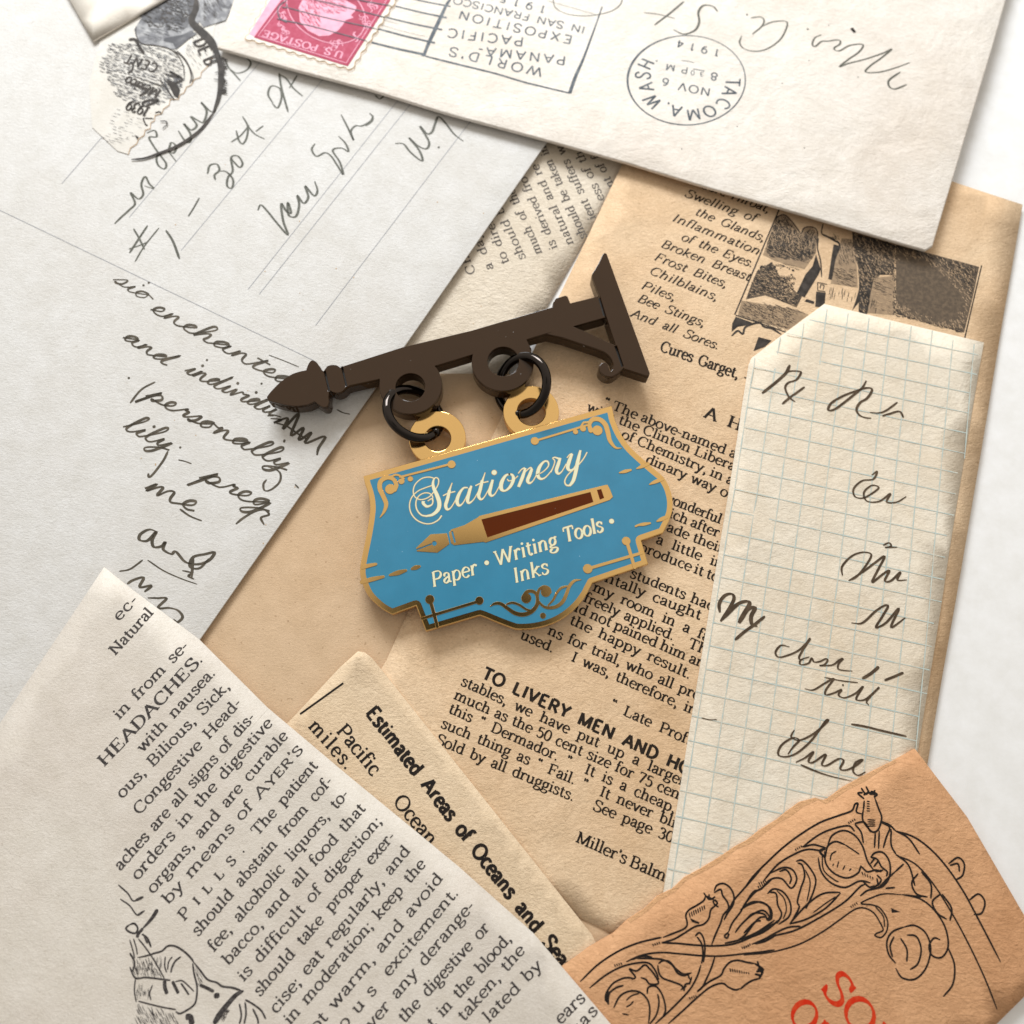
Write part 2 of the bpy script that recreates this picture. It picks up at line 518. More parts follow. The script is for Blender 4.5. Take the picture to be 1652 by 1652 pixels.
class Ink:
    """marks lying on a sheet: ribbons, dots and filled shapes gathered into one mesh"""
    def __init__(self, sheet, lift=0.0022):
        self.s, self.lift = sheet, lift
        self.v, self.f, self.k = [], [], 0

    def _add(self, pts, faces):
        self.k += 1
        dz = self.lift + 0.00012 * (self.k % 9)
        b = len(self.v)
        self.v += [(x, y, self.s.h(x, y) + dz) for x, y in pts]
        self.f += [[i + b for i in f] for f in faces]

    def ribbon(self, pts, ws):
        """pts in cm, ws full widths in cm"""
        n = len(pts)
        if n < 2: return
        P, F = [], []
        for i in range(n):
            a, b = pts[max(0, i - 1)], pts[min(n - 1, i + 1)]
            dx, dy = b[0] - a[0], b[1] - a[1]
            l = math.hypot(dx, dy) or 1e-9
            nx, ny = -dy / l, dx / l
            w = ws[i] / 2
            P += [(pts[i][0] + nx * w, pts[i][1] + ny * w), (pts[i][0] - nx * w, pts[i][1] - ny * w)]
        for i in range(n - 1):
            F.append([2 * i, 2 * i + 1, 2 * i + 3, 2 * i + 2])
        self._add(P, F)

    def dot(self, c, r, n=10, ry=None):
        ry = ry or r
        pts = [(c[0] + r * math.cos(2 * math.pi * k / n), c[1] + ry * math.sin(2 * math.pi * k / n)) for k in range(n)]
        self._add(pts, [list(range(n))])

    def fill(self, pxs):
        pts, tris = region([[self.s.pt(*p) for p in pxs]])
        self._add(pts, tris)

    def stroke(self, pxs, w, n=6, smooth=True, pen=0.0, taper=True):
        """a pen line through photo points; w: width in photo pixels or a list; pen: contrast of a flexible nib"""
        if isinstance(w, (int, float)): w = [w] * len(pxs)
        q = [(p[0], p[1], ww) for p, ww in zip(pxs, w)]
        q = spline(q, n) if smooth else q
        sc = scale_at(q[len(q) // 2][0], q[len(q) // 2][1], self.s.z0)
        P = [self.s.pt(a, b) for a, b, _ in q]
        W = []
        for i, (a, b, ww) in enumerate(q):
            k = 1.0
            if pen:
                p0, p1 = q[max(0, i - 1)], q[min(len(q) - 1, i + 1)]
                ang = math.atan2(p1[1] - p0[1], p1[0] - p0[0])
                k = 1 - pen + pen * abs(math.sin(ang - 0.3)) * 1.5
            if taper:
                e = min(i, len(q) - 1 - i) / max(1, len(q) - 1)
                k *= min(1.0, 0.55 + e * 6)
            W.append(ww * k * sc)
        self.ribbon(P, W)

    def line(self, pxs, w):
        q = []
        for a, b in zip(pxs, pxs[1:]):
            n = max(1, int(math.hypot(b[0] - a[0], b[1] - a[1]) / 12))
            q += [(a[0] + (b[0] - a[0]) * k / n, a[1] + (b[1] - a[1]) * k / n) for k in range(n)]
        self.stroke(q + [pxs[-1]], w, smooth=False, taper=False)

    def spot(self, p, r):
        self.dot(self.s.pt(*p), r * scale_at(p[0], p[1], self.s.z0))

    def hatch(self, poly, ang, gap, length, w, jitter=0.4, density=1.0, curve=0.0):
        xs, ys = [p[0] for p in poly], [p[1] for p in poly]
        cx, cy = (min(xs) + max(xs)) / 2, (min(ys) + max(ys)) / 2
        R = math.hypot(max(xs) - min(xs), max(ys) - min(ys)) / 2
        ca, sa = math.cos(ang), math.sin(ang)
        v = -R
        while v < R:
            u = -R + random.random() * length
            while u < R:
                L = length * (1 + jitter * (random.random() - 0.5) * 2)
                if random.random() < density:
                    vv = v + gap * jitter * (random.random() - 0.5)
                    bow = curve * L * (random.random() - 0.3)
                    tr = []
                    for t in (0, 0.5, 1):
                        uu = u + L * t
                        wv = vv + (bow if t == 0.5 else 0)
                        tr.append((cx + uu * ca - wv * sa, cy + uu * sa + wv * ca))
                    if all(inside(p, poly) for p in tr):
                        ww = w * (0.6 + 0.8 * random.random())
                        self.stroke(tr, [ww * 0.6, ww, ww * 0.5], 2)
                u += L * (1.0 + 0.3 * random.random())
            v += gap

    def build(self, name, mat, parent=None, label=None):
        o = link(name, self.v, self.f, mat, parent or self.s.obj)
        if label: o["label"] = label
        self.v, self.f = [], []
        return o


# ------------------------------------------------------------------ lettering drawn stroke by stroke
# codes: S stem x y0 y1 bottom top (serif 0 none 1 both 2 left 3 right) | L straight line | C curve | A arc cx cy rx ry a0 a1 | D dot | H serif bar x y half | l serif-only line
G = {
 'a': (44, "C 9 37 13 46 22 48 30 45 33 36 33 24 33 10 36 3 43 3;C 33 29 19 25 9 18 8 9 14 2 24 4 33 12;D 11 37 5"),
 'b': (50, "S 12 1 74 0 2;A 27 24 17 23 -175 175"),
 'c': (42, "A 25 24 18 24 48 318;D 36 37 5"),
 'd': (52, "S 40 0 74 3 2;A 25 24 17 23 5 355"),
 'e': (44, "A 24 24 18 24 3 318;L 8 26 41 26"),
 'f': (30, "S 13 0 58 1 0;C 13 56 15 68 24 74 32 71;D 32 68 5;L 3 47 27 47"),
 'g': (46, "A 22 31 14 17 0 360;C 18 14 9 10 11 3 24 1 38 -2 40 -11 32 -20 20 -22 8 -18 5 -10 14 -1;C 33 43 38 48 44 46"),
 'h': (55, "S 12 0 74 1 2;C 12 34 20 45 31 48 39 42 41 30;S 41 0 33 1 0"),
 'i': (26, "S 13 0 48 1 2;D 12 65 6.5"),
 'j': (24, "S 13 -6 48 0 2;C 13 -6 11 -18 3 -20;D 12 65 6.5"),
 'k': (53, "S 12 0 74 1 2;L 40 47 13 20;L 21 27 44 0;H 41 47 8;H 44 0 8"),
 'l': (26, "S 13 0 74 1 2"),
 'm': (82, "S 12 0 48 1 2;C 12 34 19 45 29 48 37 42 39 30;S 39 0 33 1 0;C 39 34 47 45 57 48 65 42 67 30;S 67 0 33 1 0"),
 'n': (55, "S 12 0 48 1 2;C 12 34 20 45 31 48 39 42 41 30;S 41 0 33 1 0"),
 'o': (48, "A 24 24 19 24 0 360"),
 'p': (52, "S 12 -22 48 1 2;A 28 24 17 23 -175 175"),
 'q': (52, "S 40 -22 48 1 0;A 25 24 17 23 5 355"),
 'r': (38, "S 12 0 48 1 2;C 12 30 18 43 27 48 34 46;D 33 43 5.5"),
 's': (40, "C 33 37 28 46 20 48 10 44 9 35 17 28 27 23 34 15 31 5 21 0 12 1 6 9;l 34 46 34 33;l 6 14 6 2"),
 't': (32, "C 14 62 14 40 14 18 16 6 21 1 30 7;L 3 47 28 47"),
 'u': (55, "S 12 12 48 0 2;C 12 16 14 5 23 0 33 4 40 14;S 41 0 48 3 2"),
 'v': (46, "L 7 48 24 1;L 24 1 40 48;H 7 48 9;H 40 48 8"),
 'w': (68, "L 7 48 21 1;L 21 1 34 48;L 34 48 48 1;L 48 1 61 48;H 7 48 9;H 61 48 8;H 34 48 8"),
 'x': (46, "L 7 47 39 0;L 38 47 7 0;H 7 48 8;H 39 48 7;H 7 0 7;H 40 0 8"),
 'y': (47, "L 7 48 24 3;C 41 48 33 26 24 2 17 -16 10 -21 6 -17;D 8 -16 5;H 7 48 9;H 41 48 8"),
 'z': (41, "L 7 46 35 46;L 35 46 7 2;L 7 2 36 2;l 7 46 7 36;l 36 2 36 13"),
 'A': (66, "L 7 0 33 70;L 33 70 60 0;L 16 25 50 25;H 7 0 10;H 60 0 11"),
 'B': (60, "S 14 0 70 2 2;L 14 69 32 69;A 32 53 15 16 -90 90;L 14 37 34 37;A 34 19 18 18 -90 90;L 14 1 34 1"),
 'C': (64, "A 36 35 28 35 42 318;l 57 68 57 47"),
 'D': (67, "S 14 0 70 2 2;L 14 69 28 69;A 28 35 31 34 -90 90;L 14 1 28 1"),
 'E': (59, "S 14 0 70 2 2;L 14 69 50 69;L 14 36 40 36;L 14 1 52 1;l 50 69 50 54;l 52 1 52 18;l 39 45 39 27"),
 'F': (55, "S 14 0 70 1 2;L 14 69 50 69;L 14 36 40 36;l 50 69 50 54;l 39 45 39 27"),
 'G': (70, "A 36 35 28 35 45 345;S 60 6 30 0 1;l 58 68 58 48;L 46 30 60 30"),
 'H': (71, "S 14 0 70 1 1;S 57 0 70 1 1;L 14 35 57 35"),
 'I': (31, "S 15 0 70 1 1"),
 'K': (66, "S 14 0 70 1 1;L 54 70 16 32;L 26 42 58 0;H 55 70 9;H 58 0 9"),
 'L': (57, "S 14 0 70 2 1;L 14 1 50 1;l 50 1 50 20"),
 'M': (80, "S 12 0 70 1 2;L 12 69 39 4;L 39 4 66 69;S 67 0 70 1 3"),
 'N': (70, "S 13 0 70 1 2;L 13 70 57 0;S 57 0 70 0 1"),
 'O': (70, "A 35 35 29 35 0 360"),
 'P': (57, "S 14 0 70 1 2;L 14 69 32 69;A 32 51 19 18 -90 90;L 14 33 32 33"),
 'R': (65, "S 14 0 70 1 2;L 14 69 32 69;A 32 52 18 17 -90 90;L 14 35 32 35;L 32 34 57 0;H 59 0 7"),
 'S': (57, "C 49 55 43 67 29 71 15 66 12 53 22 41 38 34 50 23 48 8 34 -1 18 1 9 14;l 50 70 50 51;l 9 0 9 19"),
 'T': (62, "S 31 0 70 1 0;L 5 69 57 69;l 5 69 5 52;l 57 69 57 52"),
 'U': (68, "S 13 22 70 0 1;C 13 24 16 8 33 0 50 8 55 24;S 55 22 70 0 1"),
 'V': (64, "L 7 70 32 0;L 32 0 57 70;H 7 70 10;H 57 70 9"),
 'W': (92, "L 6 70 26 0;L 26 0 46 68;L 46 68 66 0;L 66 0 86 70;H 6 70 9;H 86 70 9"),
 'X': (64, "L 8 70 56 0;L 55 70 8 0;H 9 70 9;H 55 70 8;H 8 0 8;H 56 0 9"),
 'Y': (62, "L 6 70 31 32;L 56 70 31 32;S 31 0 33 1 0;H 7 70 9;H 56 70 8"),
 '0': (48, "A 24 34 18 34 0 360"),
 '1': (34, "S 18 0 68 1 0;L 18 68 7 58"),
 '3': (46, "C 9 56 15 67 27 67 36 56 31 42 20 37;C 20 37 34 34 40 20 33 3 18 0 7 9"),
 '4': (48, "S 33 0 68 1 0;L 33 68 4 20;L 4 20 44 20"),
 '5': (46, "L 12 66 39 66;L 12 66 11 38;C 11 38 24 43 36 36 40 20 33 4 18 0 7 9"),
 '6': (47, "A 24 21 17 21 0 360;C 8 22 12 46 24 62 38 67"),
 '7': (45, "L 7 66 41 66;L 41 66 18 0;l 7 66 7 54"),
 '8': (47, "A 24 51 14 16 0 360;A 24 18 18 18 0 360"),
 '9': (47, "A 24 46 17 21 0 360;C 41 46 38 22 26 6 12 1"),
 '.': (22, "D 11 5 6.5"), ',': (22, "D 11 5 6.5;C 14 5 14 -5 7 -14"), "'": (18, "D 9 66 5.5;C 12 66 12 58 6 52"),
 ';': (22, "D 11 5 6.5;C 14 5 14 -5 7 -14;D 11 40 6.5"), '-': (30, "L 4 24 26 24"), '*': (30, "D 15 28 9"),
 '<': (32, "D 9 57 5.5;C 6 57 6 64 12 71;D 23 57 5.5;C 20 57 20 64 26 71"),
 '>': (32, "D 9 66 5.5;C 12 66 12 58 6 52;D 23 66 5.5;C 26 66 26 58 20 52"),
}
# S T serif faces: thick, thin, serif half-length, serif thickness, shear, horizontal scale, nib angle
STY = {
 'roman':   dict(t=13.2, h=6.8, sf=14, st=7.8, sh=0.0, cx=1.13, sp=27, nib=0.15),
 'news':    dict(t=12.5, h=6.6, sf=14, st=7.6, sh=0.0, cx=1.14, sp=26, nib=0.1),
 'bold':    dict(t=16, h=6.0, sf=15, st=6.5, sh=0.0, cx=1.12, sp=26, nib=0.0),
 'clar':    dict(t=13, h=7.5, sf=11, st=7.5, sh=0.0, cx=0.85, sp=26, nib=0.1),
 'italic':  dict(t=12.0, h=6.2, sf=8, st=5.6, sh=0.28, cx=1.12, sp=28, nib=0.3),
 'sansb':   dict(t=18.5, h=15, sf=0, st=0, sh=0.0, cx=0.82, sp=26, nib=0.0),
 'sansbig': dict(t=19, h=15, sf=0, st=0, sh=0.0, cx=0.95, sp=30, nib=0.0),
 'sans':    dict(t=11.5, h=10.0, sf=0, st=0, sh=0.0, cx=0.95, sp=26, nib=0.0),
 'chanc':   dict(t=11.0, h=5.0, sf=7.5, st=5.6, sh=0.16, cx=0.86, sp=24, nib=0.5),
 'stamp':   dict(t=17, h=8, sf=12, st=6.5, sh=0.0, cx=1.0, sp=20, nib=0.0),
 'title':   dict(t=14, h=6, sf=10, st=5.4, sh=0.0, cx=1.0, sp=26, nib=0.25),
}
_PG = {}
SMALL = {'ʏ': 'Y', 'ᴇ': 'E', 'ʀ': 'R', 'ꜱ': 'S', 'ɪ': 'I', 'ʟ': 'L'}


def glyph(ch):
    if ch not in _PG:
        adv, src = G[ch]
        out = []
        for part in src.split(';'):
            b = part.split()
            out.append((b[0], [float(x) for x in b[1:]]))
        _PG[ch] = (adv, out)
    return _PG[ch]


def draw_glyph(I, ch, place, xs, sty, k):
    """place maps glyph units to cm; k cm per unit"""
    t, h = sty['t'], sty['h']

    def width(dx, dy):
        l = math.hypot(dx, dy) or 1
        a = math.atan2(dy, dx)
        return h + (t - h) * min(1.0, abs(math.sin(a + sty['nib']))) ** 1.6

    def rib(pts, cap=None):
        ws = []
        for i in range(len(pts)):
            a, b = pts[max(0, i - 1)], pts[min(len(pts) - 1, i + 1)]
            ws.append((cap or width(b[0] - a[0], b[1] - a[1])) * k)
        I.ribbon([place(p[0] * xs, p[1]) for p in pts], ws)

    def bar(x0, x1, y):
        I.ribbon([place(x0 * xs, y), place(x1 * xs, y)], [sty['st'] * k] * 2)

    for c, a in glyph(ch)[1]:
        if c == 'S':
            x, y0, y1, sb, stp = a
            rib([(x, y0), (x, y1)], t)
            if sty['sf']:
                f = sty['sf'] / xs * 0.9
                for s, y in ((sb, y0 + sty['st'] / 2), (stp, y1 - sty['st'] / 2)):
                    if s: bar(x - (f if s in (1, 2) else 0), x + (f if s in (1, 3) else 0), y)
        elif c == 'L':
            rib([(a[i], a[i + 1]) for i in range(0, len(a), 2)])
        elif c == 'l':
            if sty['sf']: rib([(a[i], a[i + 1]) for i in range(0, len(a), 2)], h)
        elif c == 'C':
            rib(spline([(a[i], a[i + 1]) for i in range(0, len(a), 2)], 4))
        elif c == 'A':
            n = 18
            rib([(a[0] + a[2] * math.cos(math.radians(a[4] + (a[5] - a[4]) * i / n)), a[1] + a[3] * math.sin(math.radians(a[4] + (a[5] - a[4]) * i / n))) for i in range(n + 1)])
        elif c == 'D':
            if sty['sf'] or ch in "ij.,;'<>*":
                p = place(a[0] * xs, a[1])
                I.dot(p, a[2] * k * (1 if sty['sf'] else 1.15), 8)
        elif c == 'H' and sty['sf']:
            f = min(a[2], sty['sf'])
            bar(a[0] - f / xs, a[0] + f / xs, a[1] + (-1 if a[1] > 20 else 1) * sty['st'] / 2)


def typeset(I, text, p0, p1, xh, style, cap=False, jig=0.0):
    """set a line of type from photo point p0 to p1; xh the x-height (or cap height) in photo pixels"""
    sty = STY[style]
    a, b = Vector(I.s.pt(*p0)), Vector(I.s.pt(*p1))
    d = b - a
    L = d.length
    d.normalize()
    u = Vector((-d.y, d.x))
    mx, my = (p0[0] + p1[0]) / 2, (p0[1] + p1[1]) / 2
    k = xh * scale_at(mx, my, I.s.z0) / (70.0 if cap else 48.0)
    adv = lambda c: glyph(SMALL[c])[0] * 0.78 if c in SMALL else glyph(c)[0]
    nat = sum(adv(c) for c in text if c != ' ') * k * sty['cx']
    gaps = text.count(' ')
    spw = sty['sp'] * k
    free = L - nat
    xs = sty['cx']
    track = 0.0
    letters = sum(1 for c in text if c != ' ')
    if gaps:
        want = free / gaps
        if want < spw * 0.75 or want > spw * 2.4:
            tgt = spw * (0.75 if want < spw * 0.75 else 1.9)
            xs *= max(0.72, min(1.3, (L - tgt * gaps) / nat))
            nat2 = nat * xs / sty['cx']
            want = (L - nat2) / gaps
        spw = want
    else:
        f = L / nat
        xs *= max(0.72, min(1.25, f))
        track = (L - nat * xs / sty['cx']) / max(1, letters - 1) if letters > 1 else 0
    x = 0.0
    for ch in text:
        if ch == ' ':
            x += spw
            continue
        j = (random.random() - 0.5) * jig
        x0 = x

        def place(gx, gy, x0=x0, j=j):
            q = a + d * (x0 + (gx + gy * sty['sh'] ) * k) + u * (gy + j) * k
            return (q.x, q.y)
        if ch in SMALL:
            draw_glyph(I, SMALL[ch], lambda gx, gy: place(gx * 0.78, gy * 0.78), xs, sty, k)
        else:
            draw_glyph(I, ch, place, xs, sty, k)
        x += adv(ch) * k * xs + track


# joined handwriting: each letter from (0, 0.15) to (w, 0.15), x-height 1
CUR = {
 'a': (1.0, "0 .15 .55 .95 .3 1 .08 .55 .2 .05 .5 .35 .68 .95 .62 .25 .78 0 1 .15"),
 'c': (.7, "0 .15 .5 .85 .35 1 .12 .65 .15 .15 .4 0 .7 .15"),
 'd': (1.05, "0 .15 .5 .95 .3 1 .08 .55 .2 .05 .5 .35 .85 2 .66 .3 .8 0 1.05 .15"),
 'e': (.7, "0 .15 .42 .55 .4 1 .18 .85 .13 .3 .4 0 .7 .15"),
 'g': (.95, "0 .15 .55 .95 .25 .95 .1 .5 .3 .1 .6 .9 .5 -.6 .25 -1 .1 -.7 .5 -.1 .95 .15"),
 'h': (1.0, "0 .15 .4 1.5 .38 2 .22 1.8 .12 0 .3 .7 .55 1 .62 .6 .62 .1 .8 0 1 .15"),
 'i': (.55, "0 .15 .28 .95 .22 .2 .36 0 .55 .15"),
 'l': (.6, "0 .15 .42 1.5 .42 2.1 .25 1.9 .15 .4 .35 0 .6 .15"),
 'm': (1.45, "0 .15 .15 1 .15 0 .3 .8 .48 .95 .55 0 .72 .8 .9 .95 1.02 .3 1.18 0 1.45 .15"),
 'n': (1.0, "0 .15 .15 1 .15 0 .32 .8 .5 .95 .6 .3 .75 0 1 .15"),
 'o': (.85, "0 .15 .5 .95 .2 .9 .08 .4 .3 0 .55 .4 .5 .9 .85 .8"),
 'p': (.95, "0 .15 .35 1.3 .2 .2 .05 -1 .2 .4 .5 1 .7 .6 .5 .05 .35 .2 .95 .15"),
 'r': (.7, "0 .15 .3 1.05 .32 .8 .55 .85 .5 .2 .7 .15"),
 's': (.65, "0 .15 .38 1.05 .45 .4 .3 0 .15 .1 .65 .15"),
 't': (.65, "0 .15 .38 1.6 .28 .5 .3 .05 .65 .15"),
 'u': (1.0, "0 .15 .2 .95 .17 .25 .35 0 .6 .4 .68 .95 .64 .25 .8 0 1 .15"),
 'y': (1.0, "0 .15 .2 .95 .2 .3 .4 .1 .68 .95 .5 -.6 .25 -1 .1 -.7 .5 -.1 1 .15"),
 'v': (.8, "0 .15 .2 .95 .32 0 .6 .9 .8 .8"),
 ' ': (.5, ""),
}


def scrawl(I, word, p0, p1, xh, w, slant=0.45, pen=0.5, wob=0.06):
    a, b = Vector(I.s.pt(*p0)), Vector(I.s.pt(*p1))
    d = b - a; L = d.length; d.normalize()
    u = Vector((-d.y, d.x))
    sc = scale_at((p0[0] + p1[0]) / 2, (p0[1] + p1[1]) / 2, I.s.z0)
    k = xh * sc
    tot = sum(CUR[c][0] for c in word)
    xs = L / tot
    x = 0; pts = []; dots = []
    runs = []
    for c in word:
        wd, src = CUR[c]
        q = [float(t) for t in src.split()]
        if not q:
            if pts: runs.append(pts)
            pts = []
        for i in range(0 if not pts else 2, len(q), 2):
            gx, gy = q[i] + wob * (random.random() - 0.5), q[i + 1] + wob * (random.random() - 0.5)
            v = a + d * ((x + gx) * xs + gy * k * slant) + u * gy * k
            pts.append((v.x, v.y))
        if c == 'i':
            v = a + d * ((x + .4) * xs + 1.6 * k * slant) + u * 1.6 * k
            dots.append(v)
        if c == 't':
            v0 = a + d * ((x - .05) * xs + 1.25 * k * slant) + u * 1.25 * k
            runs.append([(v0.x, v0.y), ((v0 + d * .7 * xs).x, (v0 + d * .7 * xs).y)])
        x += wd
    if pts: runs.append(pts)
    for r in runs:
        s = spline(r, 5)
        W = []
        for i in range(len(s)):
            p, q = s[max(0, i - 1)], s[min(len(s) - 1, i + 1)]
            g = Vector((q[0] - p[0], q[1] - p[1]))
            dn = max(0.0, -(g.normalized().dot((u + d * slant).normalized()))) if g.length else 0
            W.append(w * sc * (1 - pen * 0.5 + pen * dn))
        I.ribbon(s, W)
    for v in dots: I.dot((v.x, v.y), w * sc * 0.7, 8)

class Flat:
    """an exactly level surface for marks on small flat pieces"""
    def __init__(self, z, obj): self.z0, self.obj = z, obj
    def h(self, x, y): return self.z0
    def pt(self, px, py):
        p = at(px, py, self.z0)
        return (p.x, p.y)


# ------------------------------------------------------------------ the setting: a white table under the papers
bx = [at(-420, -260), at(2080, -260), at(2080, 1960), at(-420, 1960)]
tx0, tx1 = min(p.x for p in bx) - 8, max(p.x for p in bx) + 8
ty0, ty1 = min(p.y for p in bx) - 8, max(p.y for p in bx) + 8
table = link("table_surface", [(tx0, ty0, 0), (tx1, ty0, 0), (tx1, ty1, 0), (tx0, ty1, 0)], [[0, 1, 2, 3]], M['table'])
table["label"] = "white table top under the spread of old papers"
table["kind"] = "structure"

# ------------------------------------------------------------------ sheets, lowest first
pale = Sheet("book_page", [(1190, 120), (1000, 290), (770, 690), (520, 560), (800, 60)], 0.03, M['pale_print'],
             "pale printed book page turned sideways between postcard and brown page", "page", seed=2)
tan = Sheet("tan_envelope", [(640, 590), (705, 603), (775, 603), (905, 604), (1020, 900), (1100, 1480), (980, 1600), (560, 1500), (180, 1130), (330, 800)], 0.055, M['tan'],
            "blank tan paper under the left half of the enamel sign", "envelope", wave=0.010, seed=4,
            bumps=((655, 800, 0.7, 0.02), (500, 980, 1.1, 0.02)))
brown = Sheet("almanac_page", [(1012, 248), (1300, 215), (1650, 330), (1480, 1330), (1190, 1600), (1060, 1541), (930, 1478), (700, 1372), (490, 1290), (624, 1064), (655, 995)],
              0.085, M['brown'], "brown printed page with a livery men notice, under the sign and squared note", "page", wave=0.009, seed=1,
              bumps=((900, 620, 0.8, 0.03), (1130, 1000, 1.2, 0.02), (1040, 330, 0.7, 0.03)))
strip = Sheet("newspaper_clipping", [(579, 1051), (590, 1053), (601, 1062), (955, 1508), (1000, 1600), (800, 1760), (330, 1290), (470, 1160), (548, 1077)], 0.115, M['strip'],
              "cream clipping headed Estimated Areas of Oceans and Seas", "clipping", wave=0.006, seed=6, bumps=((583, 1062, 0.28, 0.10),), grid=0.2)
graph = Sheet("squared_note", [(1330, 490), (1444, 518), (1588, 552), (1530, 900), (1462, 1330), (1300, 1560), (1055, 1520), (1070, 1440), (1140, 1010), (1190, 700), (1207, 590), (1212, 578)],
              0.12, M['graph'], "pale blue squared note with a handwritten prescription beside the brown page", "note", wave=0.012, seed=3,
              bumps=((1270, 545, 0.45, 0.045), (1215, 600, 0.3, 0.03), (1205, 800, 0.35, 0.03)))
torn = [(800, 1632), (905, 1560), (934, 1540), (950, 1528), (990, 1505), (1012, 1484), (1040, 1466), (1060, 1446), (1085, 1434), (1104, 1416), (1130, 1402), (1160, 1384), (1186, 1366),
        (1205, 1356), (1226, 1339), (1254, 1322), (1268, 1310), (1290, 1294), (1316, 1287), (1328, 1291), (1336, 1288), (1358, 1271), (1392, 1252), (1420, 1238), (1444, 1226), (1476, 1208)]
card = Sheet("trade_card", torn + [(1560, 1318), (1700, 1560), (1500, 1760), (1000, 1780)], 0.155, M['card'],
             "orange torn-edged card with black poppy scrolls and red letters", "card", thick=0.03, wave=0.006, seed=5)
post = Sheet("postcard", [(940, 147), (885, 225), (600, 634), (320, 1035), (120, 1322), (-330, 1085), (-250, 960), (-200, 210), (60, -140), (420, -120)], 0.15, M['postcard'],
             "white ruled postcard with pencilled address and inked message", "postcard", thick=0.03, wave=0.0025, seed=8)
news = Sheet("newsprint_page", [(208, 947), (322, 1032), (431, 1141), (560, 1250), (740, 1398), (860, 1505), (985, 1652), (1090, 1770), (500, 2020), (-310, 1640), (40, 1105), (168, 915)], 0.20, M['news'],
             "grey newsprint page of headache advice with a woman's sketch", "page", wave=0.006, seed=9)
kraft = Sheet("folded_letter", [(300, -24), (262, 1), (208, 32), (150, 66), (90, -40), (180, -90)], 0.215, M['stamp_paper'],
              "small cream paper corner above the black stamp on the postcard", "letter", thick=0.03, wave=0.0, seed=2)
env_out = [(350, 77), (470, 112), (600, 146), (730, 186), (880, 226), (1010, 262), (1145, 303), (1250, 333), (1350, 362), (1444, 389), (1494, 403), (1506, 396), (1552, 240), (1600, 80), (1690, -230), (420, -230), (398, -60), (377, 0), (356, 62)]
env = Sheet("envelope", env_out, 0.285, M['envelope'], "white addressed envelope with rose stamp and cancel, lying upside down along the top", "envelope",
            thick=0.07, wave=0.010, seed=7)


def soften(o, w):
    b = o.modifiers.new("rounded_edge", 'BEVEL')
    b.width = w; b.segments = 3; b.limit_method = 'ANGLE'; b.angle_limit = math.radians(50)


soften(env.obj, 0.028)
soften(post.obj, 0.006)

# ------------------------------------------------------------------ pale book page: type
I = Ink(pale)
for t, a, b in [
    ("d", (735, 449), (729, 436)),
    ("Chi", (768, 441), (752, 402)),
    ("a day", (797, 434), (773, 375)),
    ("to direc", (822, 424), (793, 350)),
    ("should b", (849, 417), (810, 333)),
    ("much of the", (875, 408), (829, 304)),
    ("is derived fro", (900, 400), (849, 284)),
    ("natural and re", (926, 393), (868, 264)),
    ("should be taken in", (948, 383), (880, 234)),
    ("ient suffers w", (962, 352), (908, 234)),
    ("ess of the", (976, 322), (934, 232)),
    ("nt of fo", (992, 300), (962, 240)),
]:
    typeset(I, t, a, b, 9.6, 'roman')
I.build("printed_text", M['ink_pale'])

